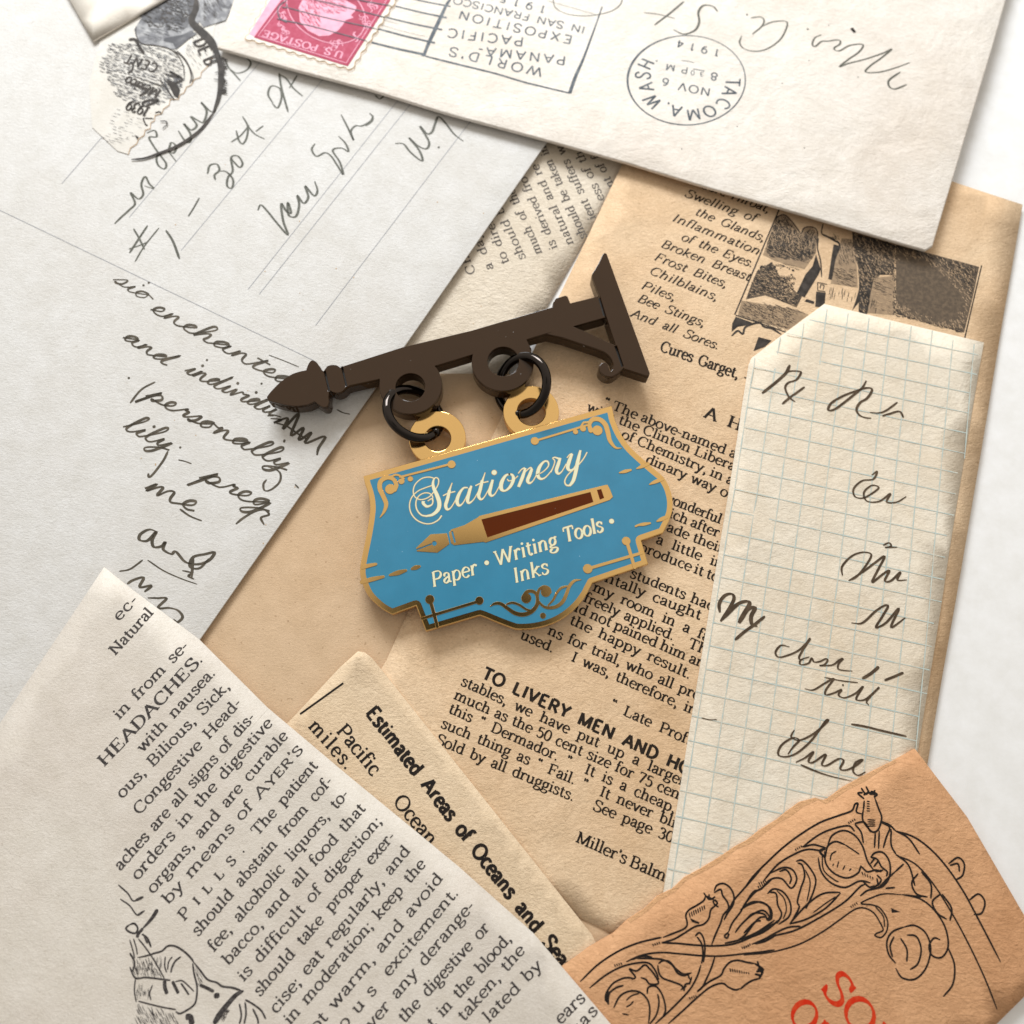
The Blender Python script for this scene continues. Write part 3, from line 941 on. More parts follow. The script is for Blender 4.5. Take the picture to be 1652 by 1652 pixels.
# ------------------------------------------------------------------ brown page: type, italic list, engraving
I = Ink(brown)
for t, a, b, x, s in [
    ("Sore Throat,", (1129, 302), (1239, 343), 10.5, 'italic'),
    ("Swelling of", (1102, 316), (1217, 358), 10.5, 'italic'),
    ("the Glands,", (1119, 346), (1231, 390), 10.5, 'italic'),
    ("Inflammation", (1082, 356), (1223, 412), 10.5, 'italic'),
    ("of the Eyes.", (1097, 387), (1212, 432), 10.5, 'italic'),
    ("Broken Breast", (1064, 398), (1207, 454), 10.5, 'italic'),
    ("Frost Bites,", (1053, 419), (1170, 465), 10.5, 'italic'),
    ("Chilblains,", (1045, 441), (1155, 486), 10.5, 'italic'),
    ("Piles,", (1032, 465), (1087, 486), 10.5, 'italic'),
    ("Bee Stings,", (1026, 486), (1134, 528), 10.5, 'italic'),
    ("And all Sores.", (1015, 510), (1157, 565), 10.5, 'italic'),
    ("Cures Garget, -", (1063, 566), (1204, 617), 13.0, 'clar'),
    ("A HA", (1134, 673), (1214, 704), 14.0, 'bold'),
    ("< The above-named a", (972, 655), (1186, 740), 11.4, 'roman'),
    ("with the Clinton Libera", (945, 662), (1184, 760), 11.4, 'roman'),
    ("of Chemistry, in a", (1001, 706), (1181, 783), 11.4, 'roman'),
    ("dinary way of", (1040, 746), (1180, 806), 11.4, 'roman'),
    ("wonderful a", (1070, 808), (1176, 851), 11.5, 'roman'),
    ("which after s", (1048, 822), (1173, 873), 11.5, 'roman'),
    ("made their", (1053, 848), (1166, 893), 11.5, 'roman'),
    ("a little in", (1057, 876), (1165, 918), 11.5, 'roman'),
    ("produce it to", (1029, 888), (1158, 940), 11.5, 'roman'),
    ("students had", (1015, 931), (1151, 987), 11.5, 'roman'),
    ("ntally caught i", (974, 938), (1148, 1008), 11.5, 'roman'),
    ("my room in a fa", (955, 953), (1142, 1036), 11.5, 'roman'),
    ("freely applied.   Th", (940, 970), (1138, 1057), 11.5, 'roman'),
    ("nd not pained him an", (918, 983), (1135, 1079), 11.5, 'roman'),
    ("the happy result.", (917, 1006), (1112, 1096), 11.5, 'roman'),
    ("ns for trial, who all pro", (882, 1023), (1128, 1131), 11.5, 'roman'),
    ("used.   I was, therefore, in", (838, 1030), (1122, 1155), 11.5, 'roman'),
    ("< Late Prof.", (983, 1143), (1111, 1202), 11.5, 'roman'),
    ("TO LIVERY MEN AND HO", (775, 1093), (1112, 1252), 19.0, 'sansbig'),
    ("stables, we have put up a larger", (742, 1105), (1103, 1269), 11.5, 'roman'),
    ("much as the 50 cent size for 75 cen", (731, 1127), (1094, 1290), 11.5, 'roman'),
    ("this < Dermador. >  It is a cheap,", (722, 1149), (1087, 1312), 11.5, 'roman'),
    ("such thing as < Fail. >  It never bli", (710, 1173), (1088, 1336), 11.5, 'roman'),
    ("Sold by all druggists.   See page 30", (701, 1199), (1084, 1360), 11.5, 'roman'),
    ("Miller's Balm", (928, 1358), (1072, 1423), 12.4, 'roman'),
]:
    if t.startswith("Cures"): I.build("symptom_list", M['ink_brown']); I = Ink(brown)
    if t.startswith("< The"): I.build("heading", M['ink_brown']); I = Ink(brown)
    if t.startswith("TO LIV"): I.build("testimonial_text", M['ink_brown']); I = Ink(brown)
    if t.startswith("stables"): I.build("heading", M['ink_brown']); I = Ink(brown)
    typeset(I, t, a, b, x, s, cap=(s == 'sansbig'), jig=1.5)
I.build("notice_text", M['ink_brown'])

Z = lambda pts: zoomed(1180, 330, 6.119, pts)
z = lambda *p: Z(p)
I = Ink(brown, 0.0012)
I.fill(z((440, 120), (520, 100), (600, 170), (690, 290), (720, 230), (800, 220), (850, 280), (835, 480), (720, 640), (430, 560), (310, 500)))
I.fill(z((100, 950), (640, 1040), (760, 1090), (560, 1240), (60, 1100)))
I.fill(z((1090, 330), (1190, 340), (1240, 600), (1250, 820), (980, 780), (1010, 600)))
I.fill(z((1400, 720), (1612, 700), (1612, 1090), (1340, 1070), (1390, 800)))
I.build("half_tone", M['tone_mid'])
I = Ink(brown, 0.0012)
I.fill(z((190, 800), (250, 660), (400, 570), (470, 700), (500, 850), (700, 900), (640, 1020), (500, 960), (330, 900), (140, 940)))
I.fill(z((1195, 265), (1612, 390), (1612, 690), (1470, 690), (1390, 800), (1330, 1080), (1255, 1060), (1260, 760), (1250, 600), (1200, 470)))
I.fill([(1446, 394), (1500, 408), (1580, 430), (1572, 470), (1556, 536), (1446, 506)])
I.build("dark_tone", M['tone_dark'])
I = Ink(brown)
# picture frame on its left, ground band, and the torn scroll below
I.line(z((475, 40), (330, 380), (200, 690), (30, 1090)), 2.2)
I.stroke(z((0, 1300), (60, 1250), (110, 1280), (140, 1210), (270, 1170), (320, 1210), (400, 1230), (490, 1285)), 3.4)
I.fill(z((40, 1110), (205, 1170), (150, 1195), (60, 1210), (0, 1260), (5, 1180)))
I.fill(z((265, 1310), (395, 1345), (330, 1407), (215, 1450)))
I.line(z((40, 1095), (250, 1165), (540, 1265)), 2.0)
# trees
I.stroke(z((430, 130), (520, 100), (600, 170), (690, 290)), 2.0)
I.stroke(z((690, 290), (720, 230), (800, 220), (850, 270), (840, 380)), 2.0)
tree_poly = z((450, 110), (540, 110), (690, 300), (780, 230), (850, 280), (830, 480), (760, 560), (330, 440))
I.hatch(tree_poly, 1.9, 1.15, 7, 0.9, 0.8, 0.97, 0.6)
I.hatch(tree_poly, 1.5, 1.3, 5, 0.9, 0.9, 0.8, 0.9)
I.hatch(tree_poly, 0.5, 2.2, 6, 0.7, 0.9, 0.6, 0.6)
I.hatch(z((330, 400), (560, 400), (840, 480), (800, 580), (330, 520)), 0.4, 1.0, 8, 1.3, 0.7, 0.95, 0.4)
# bushes and grass
bush = z((190, 790), (260, 640), (400, 560), (470, 700), (640, 700), (620, 850), (720, 860), (640, 1020), (500, 960), (330, 880), (150, 930))
I.hatch(bush, 0.9, 1.2, 6, 1.5, 0.9, 0.85, 0.6)
I.hatch(bush, 2.3, 1.7, 5, 1.2, 0.9, 0.7, 0.6)
for k in range(26):
    x, y = random.uniform(230, 620), random.uniform(600, 850)
    I.spot(Z([(x, y)])[0], random.uniform(1.0, 2.6))
I.hatch(z((110, 930), (640, 1030), (760, 1090), (520, 1260), (60, 1090)), 0.42, 1.9, 9, 1.0, 0.8, 0.75, 0.3)
I.hatch(z((130, 960), (600, 1040), (560, 1200), (110, 1070)), 1.3, 2.6, 3.6, 1.1, 0.8, 0.6, 0.5)
I.hatch(z((420, 560), (700, 620), (700, 660), (420, 620)), 0.35, 1.3, 12, 0.6, 0.5, 0.9)
# walking legs: dark back leg, white front leg outlined, striped sock
I.fill(z((835, 490), (880, 640), (860, 690), (720, 920), (640, 880), (730, 690), (800, 610)))
I.stroke(z((860, 330), (850, 430), (880, 560), (890, 720)), 2.2)
I.stroke(z((900, 290), (1010, 350), (1070, 400), (1020, 540), (985, 740)), 3.2)
I.fill(z((1010, 390), (1065, 405), (1020, 540), (985, 745), (955, 735), (985, 540)))
I.stroke(z((905, 190), (895, 290), (1000, 330)), 2.0)
I.hatch(z((950, 290), (1080, 270), (1070, 390), (1010, 350)), 0.6, 1.4, 7, 1.2)
for q in (((850, 770), (945, 790)), ((850, 770), (850, 850)), ((850, 850), (925, 860)), ((880, 790), (915, 800)), ((915, 800), (905, 840)), ((880, 790), (875, 830))):
    I.line(Z(q), 1.5)
I.fill(z((835, 860), (930, 870), (920, 975), (870, 1015), (825, 1010)))
I.fill(z((740, 935), (820, 960), (810, 985), (720, 960)))
# horse: dark body and leg
horse = z((1195, 270), (1612, 390), (1612, 700), (1470, 690), (1390, 800), (1330, 1080), (1255, 1060), (1260, 760), (1250, 600), (1200, 470))
I.hatch(horse, 0.35, 0.9, 7, 1.3, 0.7, 0.97, 0.3)
I.hatch(horse, 1.4, 1.7, 5, 1.0, 0.9, 0.7, 0.5)
I.fill(z((1230, 940), (1270, 800), (1400, 760), (1370, 900), (1340, 1080), (1265, 1070), (1262, 960), (1190, 1050)))
I.hatch(z((1090, 330), (1190, 340), (1240, 600), (1020, 610), (1050, 460)), 1.2, 1.5, 6, 0.9, 0.9, 0.85, 0.5)
I.hatch(z((1000, 610), (1250, 640), (1250, 820), (990, 780)), 0.4, 1.5, 9, 1.0, 0.8, 0.85, 0.3)
I.hatch(z((960, 790), (1235, 830), (1210, 980), (950, 960)), 1.75, 2.2, 14, 1.1, 0.5, 0.8)
I.hatch(z((1400, 720), (1612, 720), (1612, 900), (1380, 880)), 0.35, 1.5, 12, 1.1, 0.7, 0.9, 0.2)
I.hatch(z((1370, 900), (1460, 900), (1440, 1080), (1340, 1060)), 1.8, 1.9, 12, 1.1, 0.5, 0.9)
I.hatch(z((1480, 930), (1612, 960), (1612, 1090), (1460, 1070)), 0.3, 2.6, 8, 1.0, 0.8, 0.8)
far = [(1440, 392), (1580, 430), (1556, 538), (1440, 508)]
I.hatch(far, 0.4, 1.2, 9, 1.2, 0.7, 0.95, 0.3)
I.hatch(far, 1.5, 1.8, 6, 1.1, 0.8, 0.8, 0.5)
I.line([(1584, 428), (1557, 545)], 2.0)
I.build("engraving", M['ink_dark'])
I = Ink(brown, 0.0036)
I.hatch(horse, 0.9, 2.3, 4, 0.9, 0.9, 0.6, 0.8)
I.hatch(bush, 0.4, 2.6, 4, 1.0, 0.9, 0.6, 0.9)
I.hatch(tree_poly, 0.9, 3.0, 4, 0.8, 0.9, 0.55, 0.9)
I.hatch(z((130, 960), (600, 1040), (720, 1090), (560, 1220), (90, 1090)), 0.42, 3.2, 8, 1.1, 0.8, 0.6, 0.3)
I.hatch(z((1000, 620), (1250, 640), (1250, 820), (990, 780)), 0.35, 3.2, 9, 1.0, 0.8, 0.7, 0.3)
I.hatch(z((1400, 720), (1612, 720), (1612, 1080), (1350, 1060)), 0.35, 3.2, 9, 1.0, 0.8, 0.7, 0.3)
I.hatch(far, 0.9, 2.3, 5, 0.9, 0.9, 0.6, 0.7)
I.build("white_lines", M['tone_light'])

# ------------------------------------------------------------------ clipping
I = Ink(strip)
typeset(I, "Estimated Areas of Oceans and Seas", (589, 1150), (912, 1573), 15.2, 'sansb')
typeset(I, "Pacific Ocean", (541, 1180), (692, 1367), 15.5, 'clar')
typeset(I, "miles.", (496, 1173), (558, 1243), 15.0, 'clar')
I.line([(484, 1152), (558, 1099)], 3.2)
I.line([(727, 1394), (734, 1404)], 4)
I.spot((595, 1285), 2.2)
I.build("printed_text", M['ink_black'])

# ------------------------------------------------------------------ squared note: ruling and handwriting
GU, GV = Vector((math.cos(-0.15178), math.sin(-0.15178))), Vector((math.sin(-0.15178), -math.cos(-0.15178)))
CELL = 0.02992318 * H
G0 = Vector((0.32983 * H, 0.3184961 * H))
sh0 = at(1223, 763, 0) ; sh1 = at(1223, 763, graph.z0)
G0 = G0 + Vector((sh1.x - sh0.x, sh1.y - sh0.y))
GP = [graph.pt(*p) for p in graph.outline]
I = Ink(graph, 0.004)
for ax in (0, 1):
    for k in range(-12, 34):
        run = []
        for s in range(-60, 140):
            t = s * 0.25
            q = G0 + (GU * k + GV * t if ax == 0 else GU * t + GV * k) * CELL
            if inside((q.x, q.y), GP):
                run.append((q.x, q.y))
            else:
                if len(run) > 1: I.ribbon(run, [0.016 + 0.004 * math.sin(3 * k + i) for i in range(len(run))])
                run = []
        if len(run) > 1: I.ribbon(run, [0.016] * len(run))
I.build("blue_ruling", M['ink_grid'])
I = Ink(graph, 0.0062)


def pen_lines(I, ox, oy, s, lines):
    for pts, w in lines:
        I.stroke(zoomed(ox, oy, s, pts), w, 6, True, 0.45)


pen_lines(I, 1180, 500, 6.119, [
    ([(575, 545), (540, 620), (480, 680), (390, 755), (300, 825)], 4.4),
    ([(490, 655), (560, 610), (650, 605), (685, 620), (640, 690), (560, 720), (530, 770), (560, 850), (600, 890), (630, 907)], 3.2),
    ([(722, 760), (640, 820), (570, 870), (500, 930)], 3.4),
    ([(1330, 700), (1290, 770), (1230, 820), (1130, 900), (1020, 980), (955, 988), (985, 920), (1100, 850), (1230, 800), (1340, 768), (1388, 790), (1340, 870), (1270, 915), (1235, 980), (1260, 1035), (1320, 1062), (1380, 1068)], 3.5),
    ([(1365, 1010), (1450, 1017), (1530, 990), (1640, 910)], 2.9),
    ([(1490, 1045), (1560, 1025), (1660, 1000), (1700, 1060)], 3.4)])
pen_lines(I, 1030, 600, 3.933, [
    ([(1480, 655), (1515, 630), (1490, 680), (1420, 690), (1365, 740), (1372, 790), (1425, 800), (1490, 765), (1525, 732), (1480, 720), (1430, 765), (1450, 820), (1530, 820), (1600, 770), (1575, 825), (1640, 825), (1700, 790)], 2.7),
    ([(1550, 1100), (1590, 1085), (1600, 1108), (1562, 1114), (1640, 1112)], 2.7),
    ([(1292, 1292), (1290, 1235), (1350, 1170), (1420, 1145), (1475, 1160), (1440, 1230), (1380, 1300), (1330, 1325)], 2.9),
    ([(1335, 1322), (1420, 1270), (1500, 1210), (1560, 1170), (1515, 1260), (1480, 1335), (1540, 1290), (1590, 1260), (1560, 1325), (1600, 1325), (1660, 1270), (1640, 1320), (1700, 1320)], 3.2),
    ([(515, 1525), (512, 1470), (545, 1420), (590, 1408), (605, 1440), (570, 1510), (520, 1582)], 4.6),
    ([(530, 1570), (620, 1480), (680, 1455), (705, 1470), (670, 1530), (635, 1592)], 5.4),
    ([(640, 1592), (690, 1510), (740, 1495), (715, 1550), (720, 1600), (755, 1615)], 5.4),
    ([(802, 1550), (740, 1600), (670, 1650), (612, 1700)], 4.4),
    ([(1350, 1592), (1420, 1592), (1500, 1520), (1560, 1482), (1580, 1490), (1540, 1560), (1505, 1622), (1570, 1590), (1650, 1500), (1600, 1620), (1690, 1560)], 3.2)])
pen_lines(I, 1030, 940, 3.933, [
    ([(960, 407), (905, 398), (870, 440), (890, 472), (950, 460), (1015, 430), (1060, 390), (1090, 355), (1020, 470), (1050, 492)], 2.9),
    ([(1085, 470), (1030, 490), (1030, 520), (1080, 510), (1100, 478), (1115, 502), (1150, 500), (1190, 482), (1200, 495), (1180, 520), (1150, 526), (1230, 522), (1275, 490), (1298, 482), (1270, 515), (1270, 548), (1320, 558), (1358, 560)], 2.7),
    ([(1525, 532), (1480, 572), (1420, 610)], 4.6),
    ([(1560, 620), (1630, 592), (1680, 570)], 4.1),
    ([(1055, 672), (1110, 680), (1180, 640), (1240, 608), (1190, 680), (1190, 712), (1240, 700), (1290, 678), (1270, 712), (1310, 730), (1380, 700), (1425, 658), (1385, 725), (1390, 745), (1440, 740), (1500, 690), (1525, 665), (1450, 748), (1462, 778)], 2.9),
    ([(1180, 600), (1290, 622), (1392, 634)], 2.7),
    ([(1350, 897), (1450, 915), (1540, 938), (1700, 975)], 5.4),
    ([(990, 935), (970, 978), (1015, 1000), (1065, 985), (1130, 945), (1202, 878), (1190, 876), (1130, 960), (1080, 1020), (1000, 1085), (930, 1105), (888, 1088), (910, 1030), (980, 985), (1020, 1000), (985, 1040), (950, 1088)], 3.0),
    ([(1000, 1140), (1060, 1110), (1112, 1073), (1080, 1130), (1110, 1140), (1190, 1088), (1165, 1150), (1195, 1160), (1270, 1118), (1302, 1130), (1280, 1180), (1320, 1188), (1380, 1160), (1422, 1122), (1378, 1142), (1362, 1195), (1395, 1222), (1440, 1200)], 3.0),
    ([(1030, 1155), (1130, 1198), (1230, 1230), (1355, 1258)], [5.2, 4.4, 3.0, 1.6])])
I.spot((1360, 1105), 1.6)
I.stroke([(1132, 1158), (1145, 1161), (1157, 1161)], 1.5)
I.build("handwriting", M['ink_sepia'])

# ------------------------------------------------------------------ orange card: poppy scrolls and red letters
I = Ink(card)
Wk = 3.0
A_ = lambda *p, w=Wk: I.stroke(zoomed(900, 1400, 4.72, p), w, 6)
A_((170, 865), (300, 740), (450, 640), (600, 575), (740, 540), (790, 530))
A_((240, 915), (360, 820), (480, 755), (600, 725), (690, 725), (740, 780), (770, 850))
A_((800, 530), (890, 495), (960, 465), (985, 430), (975, 360), (1000, 320), (1060, 285), (1110, 250), (1125, 215))
A_((790, 570), (880, 545), (960, 500), (1040, 450), (1110, 430), (1150, 385), (1165, 320), (1200, 290))
for q in (((1110, 190), (1150, 240), (1165, 225)), ((1150, 200), (1160, 240), (1200, 220)), ((1195, 240), (1215, 270), (1190, 290)), ((1225, 300), (1195, 280), (1180, 250)), ((1130, 215), (1180, 240), (1220, 265))):
    A_(*q, w=2.6)
A_((790, 572), (900, 575), (1060, 590), (1200, 595), (1340, 580), (1460, 535), (1560, 480), (1652, 420))
A_((520, 715), (640, 665), (780, 645), (930, 655), (1100, 670), (1250, 672), (1420, 655), (1560, 640), (1652, 625), w=2.8)
A_((560, 700), (640, 672), (720, 680)); A_((600, 690), (700, 690), (800, 700), (870, 740), (910, 800), (960, 820), (1010, 800))
A_((1045, 520), (1080, 495), (1110, 540), (1120, 620), (1110, 720)); A_((1060, 525), (1095, 580), (1105, 660), (1095, 730))
A_((1190, 180), (1210, 135), (1260, 120), (1310, 150), (1340, 210), (1335, 280), (1290, 350), (1265, 400)); A_((1190, 190), (1240, 165), (1255, 210), (1290, 260), (1300, 310), (1260, 360), (1240, 420), (1200, 510), (1170, 590))
A_((1555, 0), (1480, 90), (1400, 180), (1340, 250), (1300, 330)); A_((1300, 490), (1330, 420), (1390, 340), (1430, 270), (1500, 190), (1560, 150), (1640, 80))
A_((1300, 490), (1270, 520), (1290, 535), (1305, 500), w=3)
A_((1350, 495), (1400, 430), (1480, 360), (1560, 325), (1610, 370), (1590, 400)); A_((1390, 320), (1460, 280), (1550, 262), (1620, 310), (1630, 380), (1600, 405)); A_((1360, 560), (1430, 510), (1490, 430), (1540, 380), (1590, 375))
A_((1270, 575), (1380, 550), (1520, 490), (1652, 400)); A_((1500, 580), (1580, 560), (1652, 520))
A_((760, 740), (770, 800), (800, 840), (880, 870), (940, 895), (955, 925)); A_((765, 730), (800, 708), (850, 715), (900, 770), (960, 810), (1020, 800))
for q in (((935, 930), (980, 900)), ((960, 940), (970, 890), (1010, 880)), ((1000, 890), (1020, 830)), ((985, 800), (1005, 850))):
    A_(*q, w=3)
A_((360, 1010), (370, 950), (420, 880), (500, 840), (570, 838)); A_((380, 1040), (390, 960), (440, 915), (500, 895)); A_((560, 850), (590, 830), (545, 770), (600, 785), (660, 740), (700, 770), (740, 820), (765, 880), (700, 885), (670, 850), (630, 835))
A_((425, 1065), (470, 980), (540, 940), (620, 945), (680, 1000), (700, 1080), (690, 1189)); A_((680, 960), (690, 910), (750, 905), (800, 980), (820, 1080), (800, 1130)); A_((700, 1189), (750, 1120), (770, 1030), (760, 960))
A_((520, 1010), (560, 975), (620, 955), w=2.3); A_((520, 1060), (555, 1040), (575, 1015), w=2.3); A_((490, 1110), (540, 1120), w=2.3)
I.fill(zoomed(900, 1400, 4.72, ((355, 1010), (365, 950), (410, 930), (390, 985), (390, 1045))))
A_((1090, 740), (1060, 830), (1010, 920), (940, 1000), (850, 1090), (740, 1189)); A_((1195, 680), (1170, 760), (1130, 850), (1100, 910), (1060, 945)); A_((1060, 940), (1150, 870), (1240, 820), (1265, 770), (1310, 720), (1370, 705), (1440, 720), (1500, 730))
A_((840, 1189), (940, 1100), (1060, 990), (1160, 910), (1250, 880), (1300, 910), (1350, 930), (1390, 920)); A_((1390, 925), (1430, 890), (1480, 860), (1530, 845))
for q in (((1500, 730), (1560, 770), (1520, 775)), ((1520, 710), (1545, 790), (1570, 770)), ((1510, 790), (1560, 790), (1530, 850)), ((1500, 810), (1550, 820))):
    A_(*q, w=3.4)
for k in range(9):
    A_((1310 + 18 * k, 765 + 4 * k), (1318 + 17 * k, 795 + 2 * k), w=2.1)
for k in range(8):
    A_((1000 + 16 * k, 340 - 8 * k), (1008 + 16 * k, 380 - 9 * k), w=2.1)
    A_((1010 + 9 * k, 385 + 4 * k), (1030 + 6 * k, 415 + 2 * k), w=2.0)
for q in ((430, 735), (720, 578), (1000, 985), (1400, 600), (1530, 110)):
    for k in range(4):
        A_((q[0] + 16 * k, q[1] - 5 * k), (q[0] + 10 + 16 * k, q[1] + 18 - 5 * k), w=2.0)
B_ = lambda *p, w=Wk: I.stroke(zoomed(1200, 1230, 3.916, p), w, 6)
B_((0, 800), (60, 720), (150, 630), (240, 545), (350, 460), (480, 380), (600, 335), (680, 305), (700, 265), (720, 260), (710, 310), (745, 325))
B_((0, 905), (60, 820), (110, 800), (170, 740), (240, 735), (300, 795), (335, 740), (310, 680), (250, 665), (170, 700)); B_((125, 750), (210, 650), (300, 590), (400, 550), (500, 560)); B_((225, 690), (270, 680), (300, 730), (290, 770))
B_((370, 535), (470, 460), (560, 420), (660, 400), (700, 435)); B_((375, 535), (440, 520), (520, 540)); B_((530, 520), (560, 460), (630, 430), (700, 460), (750, 530), (780, 620), (820, 680))
B_((515, 600), (530, 530), (580, 500), (640, 520)); B_((510, 560), (520, 640), (570, 700), (650, 730), (720, 700), (740, 650)); B_((470, 600), (490, 690), (550, 760), (640, 790), (730, 750), (800, 760)); B_((495, 580), (505, 680), (570, 740), (600, 755), w=2.3)
B_((545, 620), (555, 580), (585, 560), w=2.3); B_((590, 665), (600, 625), w=2.1); B_((625, 680), (640, 650), w=2.1); B_((560, 655), (570, 640), w=2.1); B_((665, 685), (680, 670), w=2.1); B_((640, 520), (700, 560), (730, 580), w=2.3)
B_((510, 600), (480, 560), (515, 545), w=4)
B_((740, 655), (780, 690), (830, 680), (870, 690)); B_((750, 750), (800, 790), (850, 770), (870, 740))
for q in (((830, 690), (880, 680)), ((840, 710), (870, 740)), ((840, 730), (850, 780)), ((790, 790), (830, 780))):
    B_(*q, w=3)
for k in range(5): B_((745 + 17 * k, 690 + 8 * k), (755 + 15 * k, 715 + 6 * k), w=2.0)
B_((755, 290), (750, 360), (790, 420), (820, 440), (850, 420), (870, 350), (850, 290), (825, 220)); B_((760, 240), (755, 300)); B_((830, 440), (825, 540)); B_((855, 430), (850, 545))
for q in (((760, 230), (720, 195), (750, 190)), ((740, 160), (770, 200), (790, 175)), ((770, 150), (800, 200), (830, 175)), ((800, 180), (840, 200), (820, 220)), ((755, 205), (790, 190), (830, 205))):
    B_(*q, w=3)
for k in range(5): B_((775, 245 + 15 * k), (795, 247 + 15 * k), w=2.0)
for k in range(4): B_((780, 360 + 14 * k), (830, 365 + 12 * k), w=2.0)
B_((700, 385), (760, 378), (800, 440)); B_((700, 390), (740, 440), (755, 510)); B_((870, 380), (920, 410), (900, 470), (880, 540)); B_((860, 370), (920, 395), (955, 430)); B_((930, 420), (930, 520), (960, 580))
B_((800, 600), (830, 570), (880, 570), (920, 630), (920, 720), (880, 780), (820, 800)); B_((800, 600), (840, 610), (870, 660), (905, 690), (900, 720)); B_((800, 640), (830, 600)); B_((820, 660), (850, 620))
B_((340, 635), (370, 650), (385, 720), (360, 800), (340, 880), (350, 920), (300, 1010)); B_((330, 625), (370, 620), (420, 670), (455, 740), (440, 820), (400, 910), (390, 920)); B_((390, 680), (420, 760), (400, 880), w=2.2)
B_((150, 830), (190, 800), (250, 820), (295, 890), (290, 970), (220, 1025)); B_((160, 820), (205, 830), (215, 900), (240, 960), (210, 1020)); B_((210, 810), (255, 860), (270, 930), (250, 990), w=2.2)
B_((0, 910), (70, 880), (150, 905), (170, 970), (150, 1000)); B_((0, 1010), (60, 955), (130, 960), (150, 1000)); B_((0, 1080), (70, 1010), (110, 1000))
B_((290, 1020), (400, 900), (500, 830), (610, 820)); B_((290, 1022), (400, 990), (520, 920), (612, 825)); B_((440, 950), (520, 890), (580, 850), w=2.1)
B_((0, 1120), (130, 1070), (230, 990)); B_((50, 1150), (180, 1100), (330, 1060), (500, 970), (640, 880), (730, 790), (765, 770)); B_((100, 1135), (260, 1050), (360, 1035))
B_((0, 1218), (170, 1200), (350, 1150), (500, 1070), (600, 1000), (700, 930), (760, 920), (820, 950), (860, 1010), (880, 1060), (840, 1080), (830, 1095), (870, 1105), (905, 1060), (905, 990), (860, 920), (810, 900), (740, 890), (820, 850), (890, 830), (1000, 835), w=2.5)
B_((735, 845), (780, 810), (850, 790), (900, 740), (955, 690)); B_((895, 795), (955, 790)); B_((830, 910), (880, 970), (890, 1040), w=2.2)
B_((960, 1270), (915, 1210), (905, 1130), (940, 1070), (1010, 1040), w=3); B_((940, 1230), (925, 1160), (950, 1100)); I.fill(zoomed(1200, 1230, 3.916, ((930, 920), (955, 930), (990, 945), (935, 950))))
B_((955, 430), (1040, 480), (1110, 580)); B_((960, 580), (1040, 650), (1080, 780)); B_((1000, 835), (1120, 850)); B_((955, 690), (1010, 640))
# the same border carried on round the card's corner
B_((955, 430), (1090, 480), (1230, 600), (1370, 790), (1490, 1010), (1620, 1260)); B_((960, 585), (1080, 640), (1190, 760), (1300, 930), (1410, 1130), (1520, 1360), (1600, 1560), w=2.6)
B_((1000, 835), (1110, 860), (1200, 930), (1270, 1040), (1290, 1160), (1250, 1230), (1190, 1220), (1170, 1160), (1200, 1110), (1240, 1120))
B_((1010, 1040), (1080, 1030), (1150, 1080), (1180, 1180), (1150, 1300), (1080, 1370), (1000, 1360), (960, 1300)); B_((1030, 1090), (1090, 1100), (1120, 1180), (1100, 1270), (1050, 1310)); B_((990, 1110), (1030, 1180), (1030, 1260))
B_((1100, 700), (1060, 760), (1090, 830), (1160, 850)); B_((1120, 690), (1180, 770), (1180, 860)); B_((1240, 830), (1190, 880), (1220, 950), (1280, 990)); B_((1250, 830), (1310, 920), (1300, 1000))
B_((1290, 640), (1350, 600), (1390, 640), (1380, 710), (1340, 740)); B_((1300, 650), (1350, 640), (1360, 690)); B_((1420, 870), (1480, 830), (1520, 880), (1500, 950), (1450, 960)); B_((1290, 1170), (1330, 1280), (1320, 1400), (1260, 1480))
for q in ((90, 780), (325, 545), (660, 375), (675, 905), (0, 1165)):
    for k in range(4):
        B_((q[0] + 12 * k, q[1] - 7 * k), (q[0] + 7 + 12 * k, q[1] + 14 - 7 * k), w=2.0)
I.build("scroll_border", M['ink_black'])
I = Ink(card)
typeset(I, "SON", (1321, 1592), (1430, 1725), 46, 'title', cap=True)
typeset(I, "OF", (1268, 1634), (1320, 1702), 43, 'title', cap=True)
I.build("red_lettering", M['ink_red'])
I = Ink(card, 0.0018)
edge = [(p[0] + random.uniform(-1, 1), p[1]) for p in torn[5:25]]
I.fill(edge + [(p[0] + random.uniform(1, 7), p[1] + random.uniform(2, 9)) for p in reversed(edge)])
I.build("torn_edge", M['torn'])

# ------------------------------------------------------------------ postcard: rules, stamp, handwriting
I = Ink(post)
for a, b in (((208, 351), (440, 76)), ((292, 404), (560, 81)), ((400, 467), (700, 89)), ((418, 475), (718, 98)), ((509, 525), (800, 142)), ((-120, 282), (505, 581)), ((100, 296), (330, 30))):
    I.line([a, b], 1.0)
I.build("printed_rules", M['ink_rule'])

